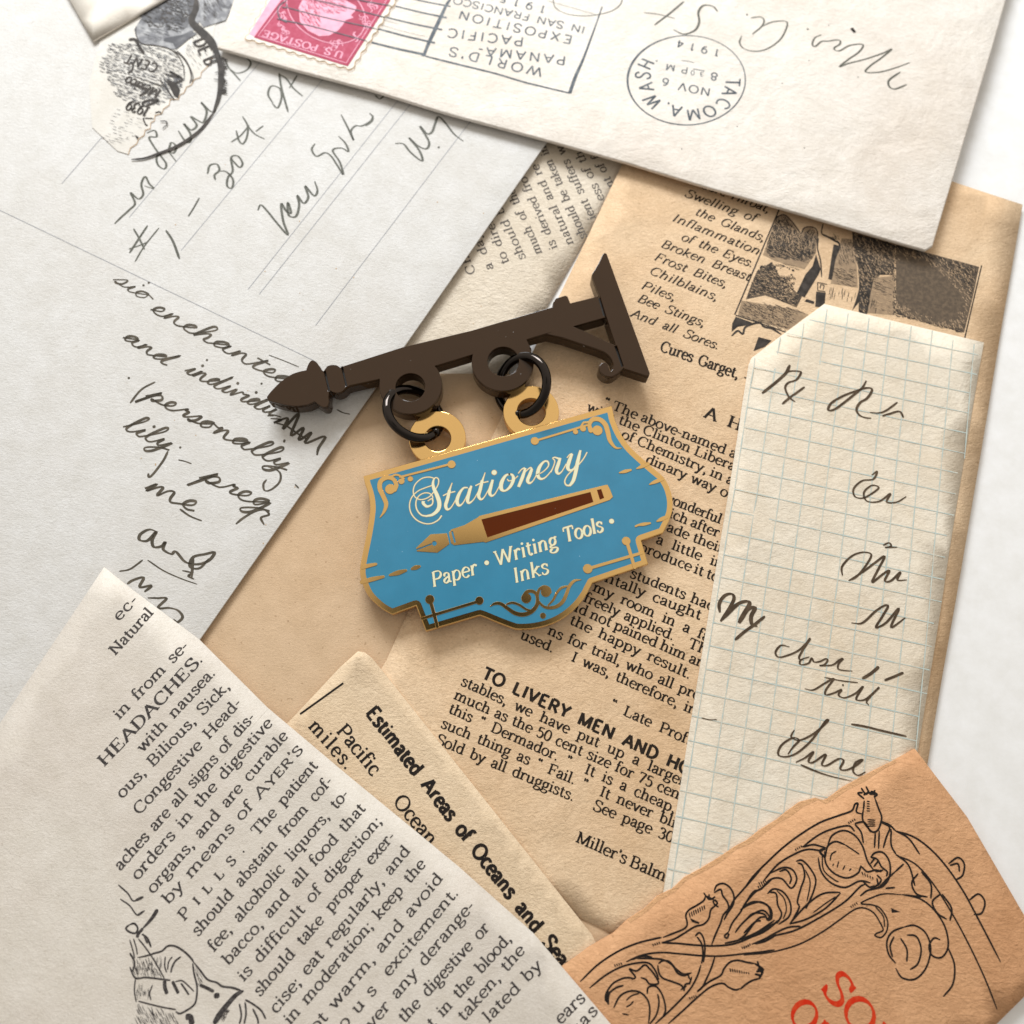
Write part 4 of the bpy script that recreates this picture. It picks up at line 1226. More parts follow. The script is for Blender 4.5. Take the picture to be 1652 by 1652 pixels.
I = Ink(post)
pen_lines(I, 200, 0, 3.933, [
    ([(145, 845), (195, 828), (207, 868), (160, 872), (190, 930), (230, 985), (268, 1040), (255, 1072), (215, 1045), (212, 990), (280, 950), (300, 905), (332, 930), (315, 972), (280, 955), (332, 1025)], 3.2),
    ([(345, 830), (385, 890), (418, 902), (422, 850), (380, 785), (425, 825), (462, 795), (425, 740), (470, 765), (505, 775), (525, 705), (490, 650), (540, 700), (572, 712), (582, 690)], 3.5),
    ([(640, 375), (665, 430), (705, 475), (740, 515)], 2.7), ([(660, 430), (715, 465), (780, 445), (805, 400), (780, 370)], 2.7),
    ([(-60, 1420), (-20, 1380), (35, 1330), (70, 1290), (42, 1222), (90, 1262), (122, 1232), (110, 1168), (135, 1120), (160, 1165), (188, 1195), (130, 1180)], 3.2),
    ([(530, 1103), (545, 1050), (590, 1042), (605, 1080), (575, 1110), (580, 1142)], 3.2), ([(600, 1085), (650, 1090), (692, 1140), (685, 1192), (655, 1180), (660, 1125), (690, 1085), (680, 1000), (722, 990), (752, 1035), (735, 1062), (700, 1030), (678, 1002)], 3.2),
    ([(680, 902), (740, 860), (795, 795)], 2.4), ([(712, 828), (730, 892), (755, 912), (780, 870), (785, 800), (752, 738)], 3.0), ([(785, 800), (830, 850), (892, 882)], 3.0), ([(835, 835), (885, 798)], 2.7),
    ([(945, 655), (915, 600), (935, 548), (988, 562), (1000, 620), (975, 685), (940, 655)], 3.0), ([(985, 465), (1000, 560), (1042, 712)], 3.2), ([(980, 470), (1030, 500), (1075, 560), (1135, 612)], 3.0), ([(1050, 560), (1100, 478)], 2.4),
    ([(850, 1335), (868, 1300), (910, 1340), (975, 1420), (1040, 1490), (1010, 1400), (998, 1292), (1030, 1340), (1060, 1350), (1040, 1285), (1045, 1365), (1092, 1372), (1112, 1300), (1100, 1240), (1140, 1290), (1170, 1250), (1150, 1180), (1205, 1242), (1228, 1210), (1210, 1150)], 3.5),
    ([(1212, 912), (1192, 950), (1222, 992), (1275, 970), (1315, 992), (1360, 1060), (1392, 1108), (1370, 1030), (1325, 955), (1380, 940), (1425, 962), (1405, 910), (1362, 865)], 3.1), ([(1378, 728), (1420, 810), (1458, 892), (1440, 835), (1470, 800), (1510, 800), (1565, 770), (1582, 735)], 3.0),
    ([(35, 1605), (90, 1520), (150, 1430)], 3.0), ([(70, 1660), (130, 1560), (222, 1445)], 2.2), ([(60, 1450), (95, 1510), (130, 1582)], 3.0), ([(30, 1580), (90, 1560), (150, 1535)], 2.2),
    ([(265, 1460), (310, 1530), (352, 1642)], 3.8), ([(408, 1372), (440, 1322), (478, 1255)], 2.4)])
pen_lines(I, 600, 0, 3.933, [
    ([(148, 912), (200, 915), (240, 962), (295, 1010), (322, 1018), (300, 955), (235, 875), (290, 925), (345, 945), (362, 900), (305, 802), (350, 850), (382, 838), (400, 790), (422, 742), (465, 780), (520, 850), (580, 897)], 3.4),
    ([(-40, 800), (0, 770), (5, 740), (-15, 720)], 2.7), ([(20, 605), (50, 628), (85, 600)], 2.7)])
I.spot((708, 238), 2.0)
I.build("pencilled_address", M['ink_pencil'])

I = Ink(post)
scrawl(I, "sio", (180, 452), (236, 488), 13.4, 2.9, 0.55)
scrawl(I, "enchanted", (240, 500), (470, 628), 14.6, 3.7, 0.55)
scrawl(I, "and", (196, 546), (268, 590), 13.4, 3.7, 0.55)
scrawl(I, "individu", (296, 600), (440, 672), 14.6, 3.7, 0.5)
scrawl(I, "personally", (232, 640), (462, 760), 14.6, 4.1, 0.55)
scrawl(I, "lily", (196, 690), (272, 728), 15.7, 3.9, 0.55)
scrawl(I, "preg", (318, 772), (432, 826), 16.8, 3.9, 0.6)
scrawl(I, "me", (232, 790), (312, 826), 16.8, 4.4, 0.5)
pen_lines(I, 200, 400, 3.933, [
    ([(910, 1065), (950, 1060), (1000, 1075)], 3.6), ([(930, 1082), (1000, 1090), (950, 1110), (1040, 1080), (1010, 1150), (1110, 1050), (1060, 1190), (1140, 1140), (1110, 1220), (1190, 1170), (1150, 1240), (1275, 1195), (1235, 1270), (1225, 1315)], 4.1),
    ([(960, 1110), (1030, 1130), (1090, 1170), (1160, 1215)], 4.1), ([(1020, 1215), (1015, 1235)], 3.1),
    ([(345, 1345), (390, 1355), (430, 1370)], 3.4), ([(920, 680), (1000, 710), (1110, 755)], 2.6), ([(1350, 1025), (1390, 1045), (1435, 1055)], 3.1), ([(1085, 1500), (1110, 1525)], 2.9),
    ([(905, 1385), (985, 1420), (990, 1480), (940, 1530), (895, 1540), (885, 1500), (905, 1470)], 3.1), ([(280, 1290), (250, 1350), (190, 1430), (160, 1455), (155, 1430)], 3.4),
    ([(40, 985), (110, 900), (200, 850)], 3.1)])
pen_lines(I, 200, 820, 3.933, [
    ([(215, 150), (160, 135), (105, 165), (100, 200), (150, 205), (205, 150), (180, 200), (190, 245), (240, 240), (262, 215), (250, 260), (300, 290), (330, 275), (390, 340), (470, 355), (540, 330), (575, 280), (520, 290), (440, 310), (420, 370), (480, 380), (540, 320)], 4.6),
    ([(370, 395), (430, 410), (410, 430), (445, 450)], 4.1), ([(440, 300), (430, 440)], 4.1), ([(150, 328), (250, 395), (360, 445), (465, 482)], 3.1),
    ([(355, 5), (420, 50), (495, 80)], 4.1), ([(-30, 400), (40, 385), (120, 328)], 2.9),
    ([(20, 480), (60, 455), (125, 440), (100, 500), (175, 490), (130, 530)], 4.3), ([(150, 568), (215, 570), (270, 572), (215, 632), (290, 632), (345, 650), (372, 690), (340, 722), (315, 705)], 4.1),
    ([(710, 100), (760, 60), (830, 20), (890, 10), (920, 40), (870, 60), (890, 105)], 3.6)])
for p in ((240, 456), (422, 619), (334, 581), (291, 722), (208, 610)):
    I.spot(p, 2.0)
I.build("pen_message", M['ink_message'])

I = Ink(post)
for k in range(26):
    I.spot((random.uniform(230, 780), random.uniform(180, 900)), random.uniform(0.5, 1.3)) if k % 2 else I.spot((random.uniform(225, 500), random.uniform(430, 900)), random.uniform(0.5, 1.2))
I.build("foxing_specks", M['fox_and_shade'])

# the old grey stamp at the postcard's corner, and its ring cancel
C = lambda *p: zoomed(200, 0, 5.9, p)
perf = [(845, 545), (790, 640), (735, 690), (730, 735), (665, 760), (640, 810), (595, 830), (570, 885), (530, 905), (520, 945), (440, 945), (430, 1000), (375, 1040), (360, 1080), (295, 1100), (290, 1150), (255, 1170), (250, 1225), (200, 1240), (190, 1290), (140, 1320), (120, 1370), (60, 1410), (40, 1470)]
old = C(*perf, (-60, 1440), (-300, 1215), (-330, 800), (-200, 300), (130, -160), (480, -330), (900, 100), (860, 300))
old_stamp = solid("grey_stamp", [[post.pt(*p) for p in old]], [], post.z0 - 0.02, post.z0 + 0.012, M['stamp_cream'], post.obj)
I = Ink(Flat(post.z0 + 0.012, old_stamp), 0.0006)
I.stroke(old[:24], 1.0, 1, False, 0, False)  # thin brown line painted as shade along the perforations
I.build("perforation_shade", M['fox_and_shade'])
I = Ink(post, 0.0165)
I.fill(C((40, -180), (330, -330), (720, 0), (720, 220), (640, 330), (480, 480), (330, 440), (160, 430), (100, 290), (170, 180)))
I.fill(C((730, -100), (1100, -160), (1040, 60), (970, 200), (760, 270), (715, 200)))
I.build("stamp_picture", M['ink_stampgrey'])
I = Ink(post, 0.0185)
I.fill(C((330, 100), (480, 150), (640, 190), (600, 270), (480, 230), (180, 225), (260, 120)))
I.fill(C((500, 480), (620, 380), (700, 330), (640, 300), (560, 340), (390, 370), (380, 400), (470, 420)))
I.fill(C((610, 0), (690, 0), (660, 120), (640, 190), (600, 80)))
I.fill(C((250, 60), (390, -60), (460, 10), (330, 110), (230, 180), (150, 215)))
I.stroke(C((890, 0), (930, 60), (1000, 80), (1030, 50)), 5)
I.hatch(C((720, 30), (960, 60), (900, 200), (760, 250)), 0.9, 1.8, 9, 0.9, 0.5, 0.7)
I.hatch(C((140, 250), (480, 300), (470, 400), (200, 410)), 0.3, 1.6, 9, 0.9, 0.6, 0.6)
I.hatch(C((240, 490), (330, 480), (470, 590), (410, 610), (280, 560)), 1.0, 1.5, 12, 1.0, 0.4, 0.9)
ground = C((200, 440), (480, 480), (600, 640), (600, 800), (500, 940), (380, 1000), (180, 1060), (-100, 900), (-250, 640), (-150, 420), (50, 400))
I.hatch(ground, 0.32, 2.0, 10, 1.0, 0.5, 0.85, 0.2)
I.hatch(C((380, 700), (560, 740), (560, 880), (480, 940), (360, 860)), 1.2, 1.4, 8, 1.4, 0.6, 0.9, 0.3)
I.hatch(C((640, 330), (700, 340), (830, 520), (730, 680), (640, 660), (560, 520)), 0.9, 3.0, 8, 0.6, 0.5, 0.5)
I.hatch(C((-100, 1000), (160, 1080), (220, 1200), (60, 1380), (-250, 1400)), 0.32, 4.2, 7, 0.6, 0.5, 0.5)
I.hatch(C((40, -150), (330, -300), (700, 0), (700, 200), (560, 330), (150, 240)), 0.5, 1.6, 8, 1.2, 0.8, 0.8, 0.6)
I.hatch(C((60, 0), (330, -200), (600, 0), (620, 160), (300, 120)), 1.7, 2.0, 7, 1.2, 0.8, 0.6, 0.8)
I.build("stamp_shading", M['ink_midgrey'])
I = Ink(post, 0.0195)
I.hatch(C((60, -60), (330, -260), (700, 0), (690, 160), (560, 330), (160, 250)), 0.4, 2.2, 7, 1.8, 0.8, 0.6, 0.8)
I.hatch(C((730, -60), (1000, -60), (960, 140), (760, 240)), 1.0, 2.6, 9, 1.2, 0.6, 0.6, 0.4)
I.build("stamp_shadows", M['ink_dark'])
I = Ink(post, 0.0205)
I.stroke(C((120, 260), (120, 340), (170, 420), (300, 440), (430, 470), (520, 540), (570, 640), (580, 760)), 1.6)
I.stroke(C((480, 485), (560, 550), (620, 640), (645, 740), (630, 800)), 1.8); I.stroke(C((510, 490), (600, 590), (660, 730), (650, 790)), 1.4)
I.stroke(C((400, 715), (530, 745), (440, 690), (560, 760), (470, 810)), 3.4); I.fill(C((410, 760), (500, 800), (540, 860), (520, 940), (480, 920))); I.line(C((350, 770), (480, 950)), 2.0); I.line(C((390, 760), (520, 930)), 1.4)
I.line(C((205, 770), (380, 830)), 1.2); I.line(C((130, 740), (360, 830)), 1.0)
I.stroke(C((50, 385), (110, 385), (150, 450), (195, 520)), 5)
typeset(I, "CENT", C((345, 622))[0], C((40, 520))[0], 17, 'sans', cap=True)
typeset(I, "Mexico", C((365, 870))[0], C((40, 730))[0], 11.5, 'clar')
typeset(I, "1939", C((260, 1030))[0], C((60, 960))[0], 19, 'roman', cap=True)
typeset(I, "DE B", C((655, 395))[0], C((790, 640))[0], 21, 'sans', cap=True)
I.stroke(C((60, 600), (90, 620), (80, 680), (40, 700)), 3); I.stroke(C((185, 1010), (190, 980), (260, 960), (330, 965), (250, 1000), (210, 1020)), 4)
I.stroke(C((60, 800), (160, 830), (230, 870), (150, 920)), 4); I.stroke(C((185, 1130), (210, 1190), (230, 1200)), 2.2); I.stroke(C((190, 1130), (290, 1135)), 1.6); I.stroke(C((300, 1080), (340, 1070), (360, 1085)), 1.8); I.fill(C((105, 1290), (145, 1310), (130, 1335)))
I.stroke(C((350, 1160), (400, 1160), (415, 1190), (370, 1230)), 1.8); I.stroke(C((870, 700), (915, 690)), 1.6); I.stroke(C((860, 760), (905, 765)), 1.4)
I.stroke(C((75, 1525), (200, 1512), (330, 1468), (480, 1410), (610, 1335), (740, 1230), (850, 1085)), [3.0, 3.6, 4.4, 4.8, 5.0, 4.6, 4.2])
I.stroke(C((850, 1085), (905, 930), (925, 780), (925, 640), (890, 520), (830, 400), (720, 290), (650, 210), (690, 90), (690, 0)), [4.4, 6.6, 9, 9.5, 8.5, 13, 13, 11, 10, 9])
for k in range(60):
    t = random.random()
    x, y = 905 + 40 * random.random(), 560 + 330 * t
    I.stroke(C((x, y), (x + random.uniform(25, 60), y + random.uniform(-10, 25))), 1.6)
I.build("stamp_print", M['ink_dark'])

# ------------------------------------------------------------------ newsprint page
I = Ink(news)
for t, a, b in [
    ("ec-", (192, 1003), (224, 968)),
    ("Natural", (186, 1058), (249, 989)),
    ("in from se-", (192, 1162), (306, 1043)),
    ("with nausea.", (230, 1215), (349, 1087)),
    ("ous, Bilious, Sick,", (197, 1289), (372, 1109)),
    ("Congestive Head-", (224, 1316), (391, 1135)),
    ("aches are all signs of dis-", (194, 1406), (413, 1158)),
    ("orders in the digestive", (222, 1421), (441, 1167)),
    ("organs, and are curable", (247, 1443), (466, 1188)),
    ("by means of Aʏᴇʀ'ꜱ", (271, 1461), (490, 1210)),
    ("P ɪ ʟ ʟ ꜱ .  The patient", (297, 1487), (514, 1236)),
    ("should abstain from cof-", (319, 1512), (538, 1261)),
    ("fee, alcoholic liquors, to-", (345, 1537), (564, 1282)),
    ("bacco, and all food that", (368, 1559), (591, 1305)),
    ("is difficult of digestion;", (393, 1585), (617, 1326)),
    ("should take proper exer-", (419, 1609), (639, 1350)),
    ("cise; eat regularly, and", (445, 1637), (663, 1373)),
    ("in moderation; keep the", (468, 1655), (688, 1395)),
    ("not warm, and avoid", (494, 1686), (716, 1417)),
    ("v o u s  excitement.", (534, 1688), (741, 1441)),
    ("over any derange-", (588, 1676), (767, 1462)),
    ("the digestive or", (652, 1652), (791, 1498)),
    ("ment in the blood,", (660, 1704), (826, 1516)),
    ("taken, the", (748, 1650), (848, 1534)),
    ("lated by", (788, 1652), (876, 1559)),
    ("ears", (904, 1654), (946, 1612)),
    ("was", (922, 1680), (966, 1632)),
]:
    typeset(I, t, a, b, 12.3, 'news', jig=1.2)
typeset(I, "HEADACHES.", (168, 1238), (329, 1065), 19.5, 'bold', cap=True)
I.build("printed_text", M['ink_news'])
I = Ink(news)
D = lambda *p, w=2.2: I.stroke(zoomed(200, 1400, 6.555, p), w, 6)
D((-60, 180), (40, 270), (100, 350), (200, 310), w=2.4); D((120, 345), (205, 308), w=4.5); D((-40, 330), (60, 400), (140, 500), (220, 452), w=2.2); D((140, 500), (215, 455), w=3)
D((355, 440), (290, 540), (200, 640), w=[6.5, 5.5, 3.0]); D((200, 640), (150, 700), (140, 740), w=5)
D((60, 600), (110, 590), (145, 640), (120, 690), (60, 680), (20, 640), (60, 600), w=3); D((190, 700), (250, 750), (285, 840), w=3); D((215, 720), (250, 800), w=4)
D((150, 750), (230, 850), (330, 1000), (430, 1180), w=2.3); D((100, 750), (130, 850), (140, 920), w=2.1); D((60, 760), (100, 900), (110, 960), w=2.1)
D((140, 950), (220, 935), (320, 905), (400, 880), (460, 830), (540, 830), (640, 890), (710, 960), (735, 1000), w=[2, 2.6, 3, 3, 3.2, 3.2, 3.2, 3.2, 3])
D((735, 1000), (800, 1080), (880, 1180), (980, 1215), (1040, 1255), (1150, 1270), (1250, 1305), w=[2.6, 3, 3, 3, 3.4, 3.4, 3.4])
D((725, 1010), (740, 1120), (770, 1250), (765, 1380), (730, 1460), (600, 1540), (545, 1520), w=3); D((550, 1500), (430, 1480), (300, 1450), (150, 1410), w=2.4)
D((600, 940), (540, 990), (505, 1060), (495, 1110), w=3); D((510, 940), (470, 1000), (460, 1080), w=2.3); D((435, 940), (430, 1040), (450, 1110), w=2.3)
D((540, 1205), (610, 1195), (670, 1240), (740, 1310), w=2.2); D((430, 1190), (430, 1260), (455, 1335), w=6); D((510, 1200), (545, 1270), (575, 1330), w=5); D((600, 1220), (650, 1290), (685, 1345), w=3)
D((60, 1050), (120, 1165), (230, 1160), (400, 1180), (490, 1190), w=2.8); D((120, 1170), (110, 1300), (130, 1420), w=2.2); D((300, 1240), (270, 1330), (285, 1400), w=2.1)
D((60, 900), (110, 1000), (90, 1100), w=3)
D((1265, 1300), (1180, 1350), (1090, 1450), (1020, 1540), (950, 1652), w=[4, 7, 8, 9, 9])
D((1280, 1395), (1360, 1440), (1450, 1510), (1500, 1600), w=3); D((1220, 1440), (1240, 1560), (1220, 1652), w=3); D((1280, 1420), (1290, 1540), (1270, 1652), w=3); D((1360, 1490), (1410, 1590), (1420, 1652), w=3)
D((800, 1240), (870, 1270), (950, 1310), w=5); D((950, 1355), (1010, 1350), w=8); D((650, 1580), (700, 1580), (720, 1660), w=9)
hz = lambda *p: zoomed(200, 1400, 6.555, p)
I.hatch(hz((60, 960), (260, 930), (420, 1180), (110, 1160)), 1.25, 1.5, 10, 1.0, 0.6, 0.9, 0.2)
I.hatch(hz((250, 920), (390, 900), (420, 1150), (300, 1000)), 1.5, 1.9, 12, 0.9, 0.5, 0.8, 0.2)
I.hatch(hz((740, 1020), (870, 1190), (800, 1300), (760, 1230)), 1.1, 1.4, 9, 0.9, 0.5, 0.9)
I.hatch(hz((120, 1200), (280, 1250), (270, 1420), (130, 1400)), 1.6, 1.6, 10, 0.9, 0.5, 0.85)
I.hatch(hz((120, 1420), (550, 1510), (600, 1720), (60, 1720)), 1.1, 2.0, 16, 1.1, 0.5, 0.9, 0.2)
I.hatch(hz((960, 1560), (1080, 1450), (1120, 1500), (1060, 1652)), 2.2, 1.3, 9, 1.4, 0.5, 0.9)
I.build("woman_sketch", M['ink_news'])
# fold across the page, its light edge painted as a pale ribbon
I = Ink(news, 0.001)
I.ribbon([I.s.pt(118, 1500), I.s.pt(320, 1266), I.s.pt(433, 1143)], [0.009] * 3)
I.build("fold_light", M['stamp_paper'])

# ------------------------------------------------------------------ envelope: stamp, cancels, address
I = Ink(env, 0.003)
rim = []
q = [(268, 306), (1100, 552), (1470, -20), (1800, -560), (880, -860), (460, -20)]
qp = zoomed(340, 0, 4.859, q)
for i in range(6):
    a, b = qp[i], qp[(i + 1) % 6]
    n = int(math.hypot(b[0] - a[0], b[1] - a[1]) / 4.2)
    for k in range(n):
        r = 1.5 if k % 4 in (1, 2) else -0.9
        t = k / n
        dx, dy = b[0] - a[0], b[1] - a[1]
        l = math.hypot(dx, dy)
        rim.append((a[0] + dx * t + dy / l * -r, a[1] + dy * t + dx / l * r))
pts, tris = region([[env.pt(*p) for p in rim]])
stamp = solid("postage_stamp", [[env.pt(*p) for p in rim]], [], env.z0 - 0.012, env.z0 + 0.030, M['stamp_paper'], env.obj)



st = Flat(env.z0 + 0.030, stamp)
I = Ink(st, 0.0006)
I.stroke(rim + rim[:1], 0.9, 1, False, 0, False)  # shade at the stamp's rim drawn as a thin brown outline
I.build("perforation_shade", M['fox_and_shade'])
K = lambda *p: zoomed(340, 0, 4.859, p)
I = Ink(st, 0.001)
I.fill(K((300, 270), (345, 290), (560, 0), (920, -560), (860, -620), (440, 40)))
I.build("pale_margin", M['rose_pale'])
I = Ink(st, 0.002)
I.fill(K((345, 292), (1072, 515), (1405, 0), (1740, -520), (940, -760), (560, 0)))
I.build("rose_field", M['rose'])
I = Ink(st, 0.0035)
oc = K((905, 90))[0]
ring = [(oc[0] + 63 * math.cos(t) + 6 * math.sin(t), oc[1] + 10 * math.cos(t) + 51 * math.sin(t)) for t in [2 * math.pi * k / 48 for k in range(48)]]
I.fill(ring)
I.line(K((560, 0), (345, 292), (1072, 515), (1405, 0)), 2.6)
I.build("dark_ring", M['rose_dark'])
I = Ink(st, 0.0055)
I.stroke(ring + ring[:1], 1.5, 2, taper=False)
I.line(K((585, 0), (372, 282), (1062, 495), (1380, 0)), 1.2)
I.fill(K((690, 60), (700, 170), (760, 240), (850, 285), (930, 280), (1000, 240), (1040, 190), (1060, 160), (1120, 140), (1100, 120), (1140, 80), (1140, 50), (1050, 0), (1000, -60), (800, -60), (720, 0)))
for x, y in ((560, 200), (590, 240), (550, 110), (1140, 290), (1000, 350), (960, 355), (1220, 190), (1280, 40), (1250, 60), (1200, 130), (580, 130)):
    for k in range(5):
        a0 = random.uniform(0, 6.28)
        I.stroke(K((x, y), (x + 26 * math.cos(a0), y + 30 * math.sin(a0)), (x + 40 * math.cos(a0 + .6), y + 40 * math.sin(a0 + .6))), 1.3)
typeset(I, "U.S. POSTAGE", K((1050, 415))[0], K((420, 236))[0], 12.5, 'stamp', cap=True)
I.build("pale_design", M['rose_pale'])
I = Ink(st, 0.0075)
I.hatch(K((690, 60), (720, 190), (850, 240), (900, 120), (880, -20), (760, -40)), 0.9, 1.7, 9, 1.3, 0.6, 0.8, 0.5)
I.hatch(K((860, 0), (1050, 20), (1100, 80), (960, 130), (880, 90)), 0.3, 1.8, 8, 1.3, 0.6, 0.75, 0.5)
I.hatch(K((640, -40), (1180, 0), (1150, 20), (700, 30)), 0.3, 2, 9, 1.2, 0.6, 0.8)
I.build("portrait_shading", M['rose'])
I = Ink(st, 0.0095)
for a, b in (((700, -20), (1480, 60)), ((720, 80), (1480, 170)), ((600, 62), (1300, 220)), ((700, 200), (1210, 318)), ((520, 60), (640, 190))):
    pass
for p in (((690, -30), (1100, 70), (1470, 165)), ((600, 62), (900, 140), (1320, 232)), ((520, 150), (800, 210), (1230, 325)), ((900, -60), (1200, 10), (1420, 48))):
    I.stroke(K(*p), [2.0, 1.9, 1.6], 8)
I.stroke(K((600, 0), (530, 60), (540, 140), (600, 180)), 1.8); I.stroke(K((560, 60), (600, 60), (590, 30)), 1.8)
I.build("cancel_lines", M['ink_cancel'])

I = Ink(env)
E_ = lambda *p: zoomed(680, 0, 5.9, p)
F_ = lambda *p: zoomed(600, 0, 3.933, p)
I.stroke(E_((0, 525), (40, 530)), 4); I.stroke(E_((275, -10), (235, 50), (170, 190), (110, 320), (60, 430), (20, 535)), [4.2, 5, 6, 6.4, 5.5, 5], 6, True, 0, False)
for p, w in ((((40, 535), (340, 610), (700, 700), (1000, 790), (1410, 890)), [3.2, 3.6, 3.2, 3, 2.4]), (((1720, 60), (1640, 290), (1540, 560), (1470, 720), (1410, 890)), [2.0, 2.6, 4, 5.4, 5.5])):
    I.stroke(E_(*p), w, 8, True, 0, False)
for a, b, w in (((150, 40), (475, 112), 3), ((95, 112), (445, 188), 3), ((40, 185), (400, 272), 3.4), ((0, 272), (330, 345), 4), ((200, -20), (500, 40), 2.6)):
    I.stroke(F_(a, ((a[0] + b[0]) / 2, (a[1] + b[1]) / 2 + 3), b), [w * 0.9, w, w * 1.1], 6, True, 0, False)
I.stroke([(605, 37), (640, 48), (690, 60)], 0.5)
for t, a, b, x in (("WORLD'S", (1165, 655), (275, 445), 17), ("PANAMA-", (1385, 540), (545, 437), 16.5), ("PACIFIC", (985, 358), (250, 268), 17), ("EXPOSITION", (1450, 345), (365, 100), 16), ("IN SAN FRANCISCO", (1570, 255), (310, -35), 13.5), ("1915", (1190, 55), (760, -55), 15)):
    typeset(I, t, E_(a)[0], E_(b)[0], x, 'sans', cap=True, jig=2)
# round postmark
oc = Vector((1107.6, 129.0)); au = Vector((712, 40)) / 7.509; av = Vector((60, -538)) / 7.509
I.stroke([tuple(oc + au * math.cos(t) + av * math.sin(t)) for t in [2 * math.pi * k / 60 for k in range(61)]], [2.0 + 1.6 * max(0, math.cos(2 * math.pi * k / 60 - 2.9)) ** 3 - 0.7 * max(0, math.cos(2 * math.pi * k / 60 - 1.3)) ** 2 for k in range(61)], 2, True, 0, False)
px_of = lambda u, v: tuple(oc + au * u + av * v)
kk = 0.245 / 70


def ring_char(ch, u, v):
    al = math.atan2(v, u)
    up = Vector((math.cos(al), math.sin(al))); rt = Vector((math.sin(al), -math.cos(al)))
    r = math.hypot(u, v)
    adv = glyph(ch)[0]

    def place(gx, gy):
        q = up * (r + (gy - 35) * kk) + rt * ((gx - adv * 0.45) * kk)
        return env.pt(*px_of(q.x, q.y))
    draw_glyph(I, ch, place, 0.9, dict(STY['sans'], t=10, h=9), kk * 90 * scale_at(1107, 129, env.z0))


Minv = Matrix(((au.x, av.x), (au.y, av.y))).inverted()
for ch, x, y in (('T', 1370, 690), ('A', 1335, 800), ('C', 1260, 945), ('O', 1090, 1040), ('M', 895, 1080), ('A', 680, 1040), ('W', 395, 925), ('A', 320, 752), ('S', 280, 612), ('H', 318, 470)):
    q = Minv @ (Vector(zoomed(1000, 40, 7.509, [(x, y)])[0]) - oc)
    ring_char(ch, q.x, q.y)
N_ = lambda *p: zoomed(1000, 40, 7.509, p)
I.spot(N_((592, 945))[0], 2); I.spot(N_((447, 432))[0], 1.6)
typeset(I, "NOV", N_((1112, 768))[0], N_((712, 690))[0], 14.5, 'sans', cap=True)
typeset(I, "6", N_((605, 652))[0], N_((475, 632))[0], 14.5, 'sans', cap=True)
typeset(I, "8", N_((1195, 585))[0], N_((1070, 562))[0], 14.5, 'sans', cap=True)
typeset(I, "30", N_((1025, 570))[0], N_((862, 545))[0], 8.5, 'sans', cap=True)
typeset(I, "PM", N_((840, 515))[0], N_((560, 465))[0], 12, 'sans', cap=True)
typeset(I, "1914", N_((1215, 300))[0], N_((700, 180))[0], 14, 'sans', cap=True)
I.line(N_((890, 528), (1030, 552)), 1.6); I.stroke(N_((745, 428), (830, 435), (905, 458)), 1.0)
I.build("cancel_marks", M['ink_cancel'])
I = Ink(env)
pen_lines(I, 1030, 0, 3.933, [
    ([(288, 12), (200, 85), (102, 158)], 2.9), ([(35, 80), (130, 92), (232, 118)], 2.3),
    ([(502, 75), (470, 42), (410, 38), (380, 80), (385, 140), (360, 190), (290, 216), (222, 188)], 3.1),
    ([(710, 115), (770, 108), (797, 130), (780, 170), (722, 217)], 2.3), ([(780, 170), (850, 140), (932, 135), (942, 170), (900, 250), (820, 308), (740, 325), (670, 308), (642, 270), (655, 228)], 2.3),
    ([(1160, 222), (1120, 240), (1103, 280), (1120, 296), (1160, 265), (1200, 262), (1270, 255), (1278, 280), (1240, 308), (1272, 325), (1340, 290), (1422, 285), (1400, 330), (1330, 380), (1275, 425), (1330, 405), (1430, 380), (1550, 340), (1605, 315), (1540, 370), (1470, 420), (1440, 460), (1530, 460), (1640, 430), (1720, 400)], 2.6),
    ([(1660, 460), (1590, 510), (1588, 550), (1625, 568), (1700, 540)], 2.9)])
pen_lines(I, 600, 0, 3.933, [([(1150, -20), (1165, 45), (1250, 88), (1380, 97), (1510, 72), (1575, 30), (1590, -20)], 1.6), ([(1110, 0), (1250, 40), (1440, 95)], 1.2)])
I.spot((1205, 24), 1.6); I.spot((1303, 47), 1.8)
I.build("pencilled_address", M['ink_pencil'])
I = Ink(env)
I.fill([(1371, 46), (1376, 45), (1381, 52), (1377, 54)])
for p in ((1337, 41), (1384, 125), (1262, 134), (1190, 203), (1298, 238), (1100, 240), (1305, 98)):
    I.spot(p, 0.9)
I.build("ink_specks", M['ink_brown'])

# ------------------------------------------------------------------ the enamel pin: bracket, two jump rings, hanging sign
ZB, ZS = 0.55, 0.37            # level of the bracket's face, level of the sign's face
pin = empty("enamel_pin", at(760, 760, 0.12))
tag(pin, "hanging shop sign pin, blue and gold, on a dark brown bracket", "pin")


def W2(z, pts):
    out = []
    for p in pts:
        q = at(p[0], p[1], z)
        out.append((q.x, q.y))
    return out


def disc(z, c, r, n=48, ry=None):
    q = at(c[0], c[1], z)
    R = r * scale_at(c[0], c[1], z)
    return [(q.x + R * math.cos(2 * math.pi * k / n), q.y + R * math.sin(2 * math.pi * k / n)) for k in range(n)]


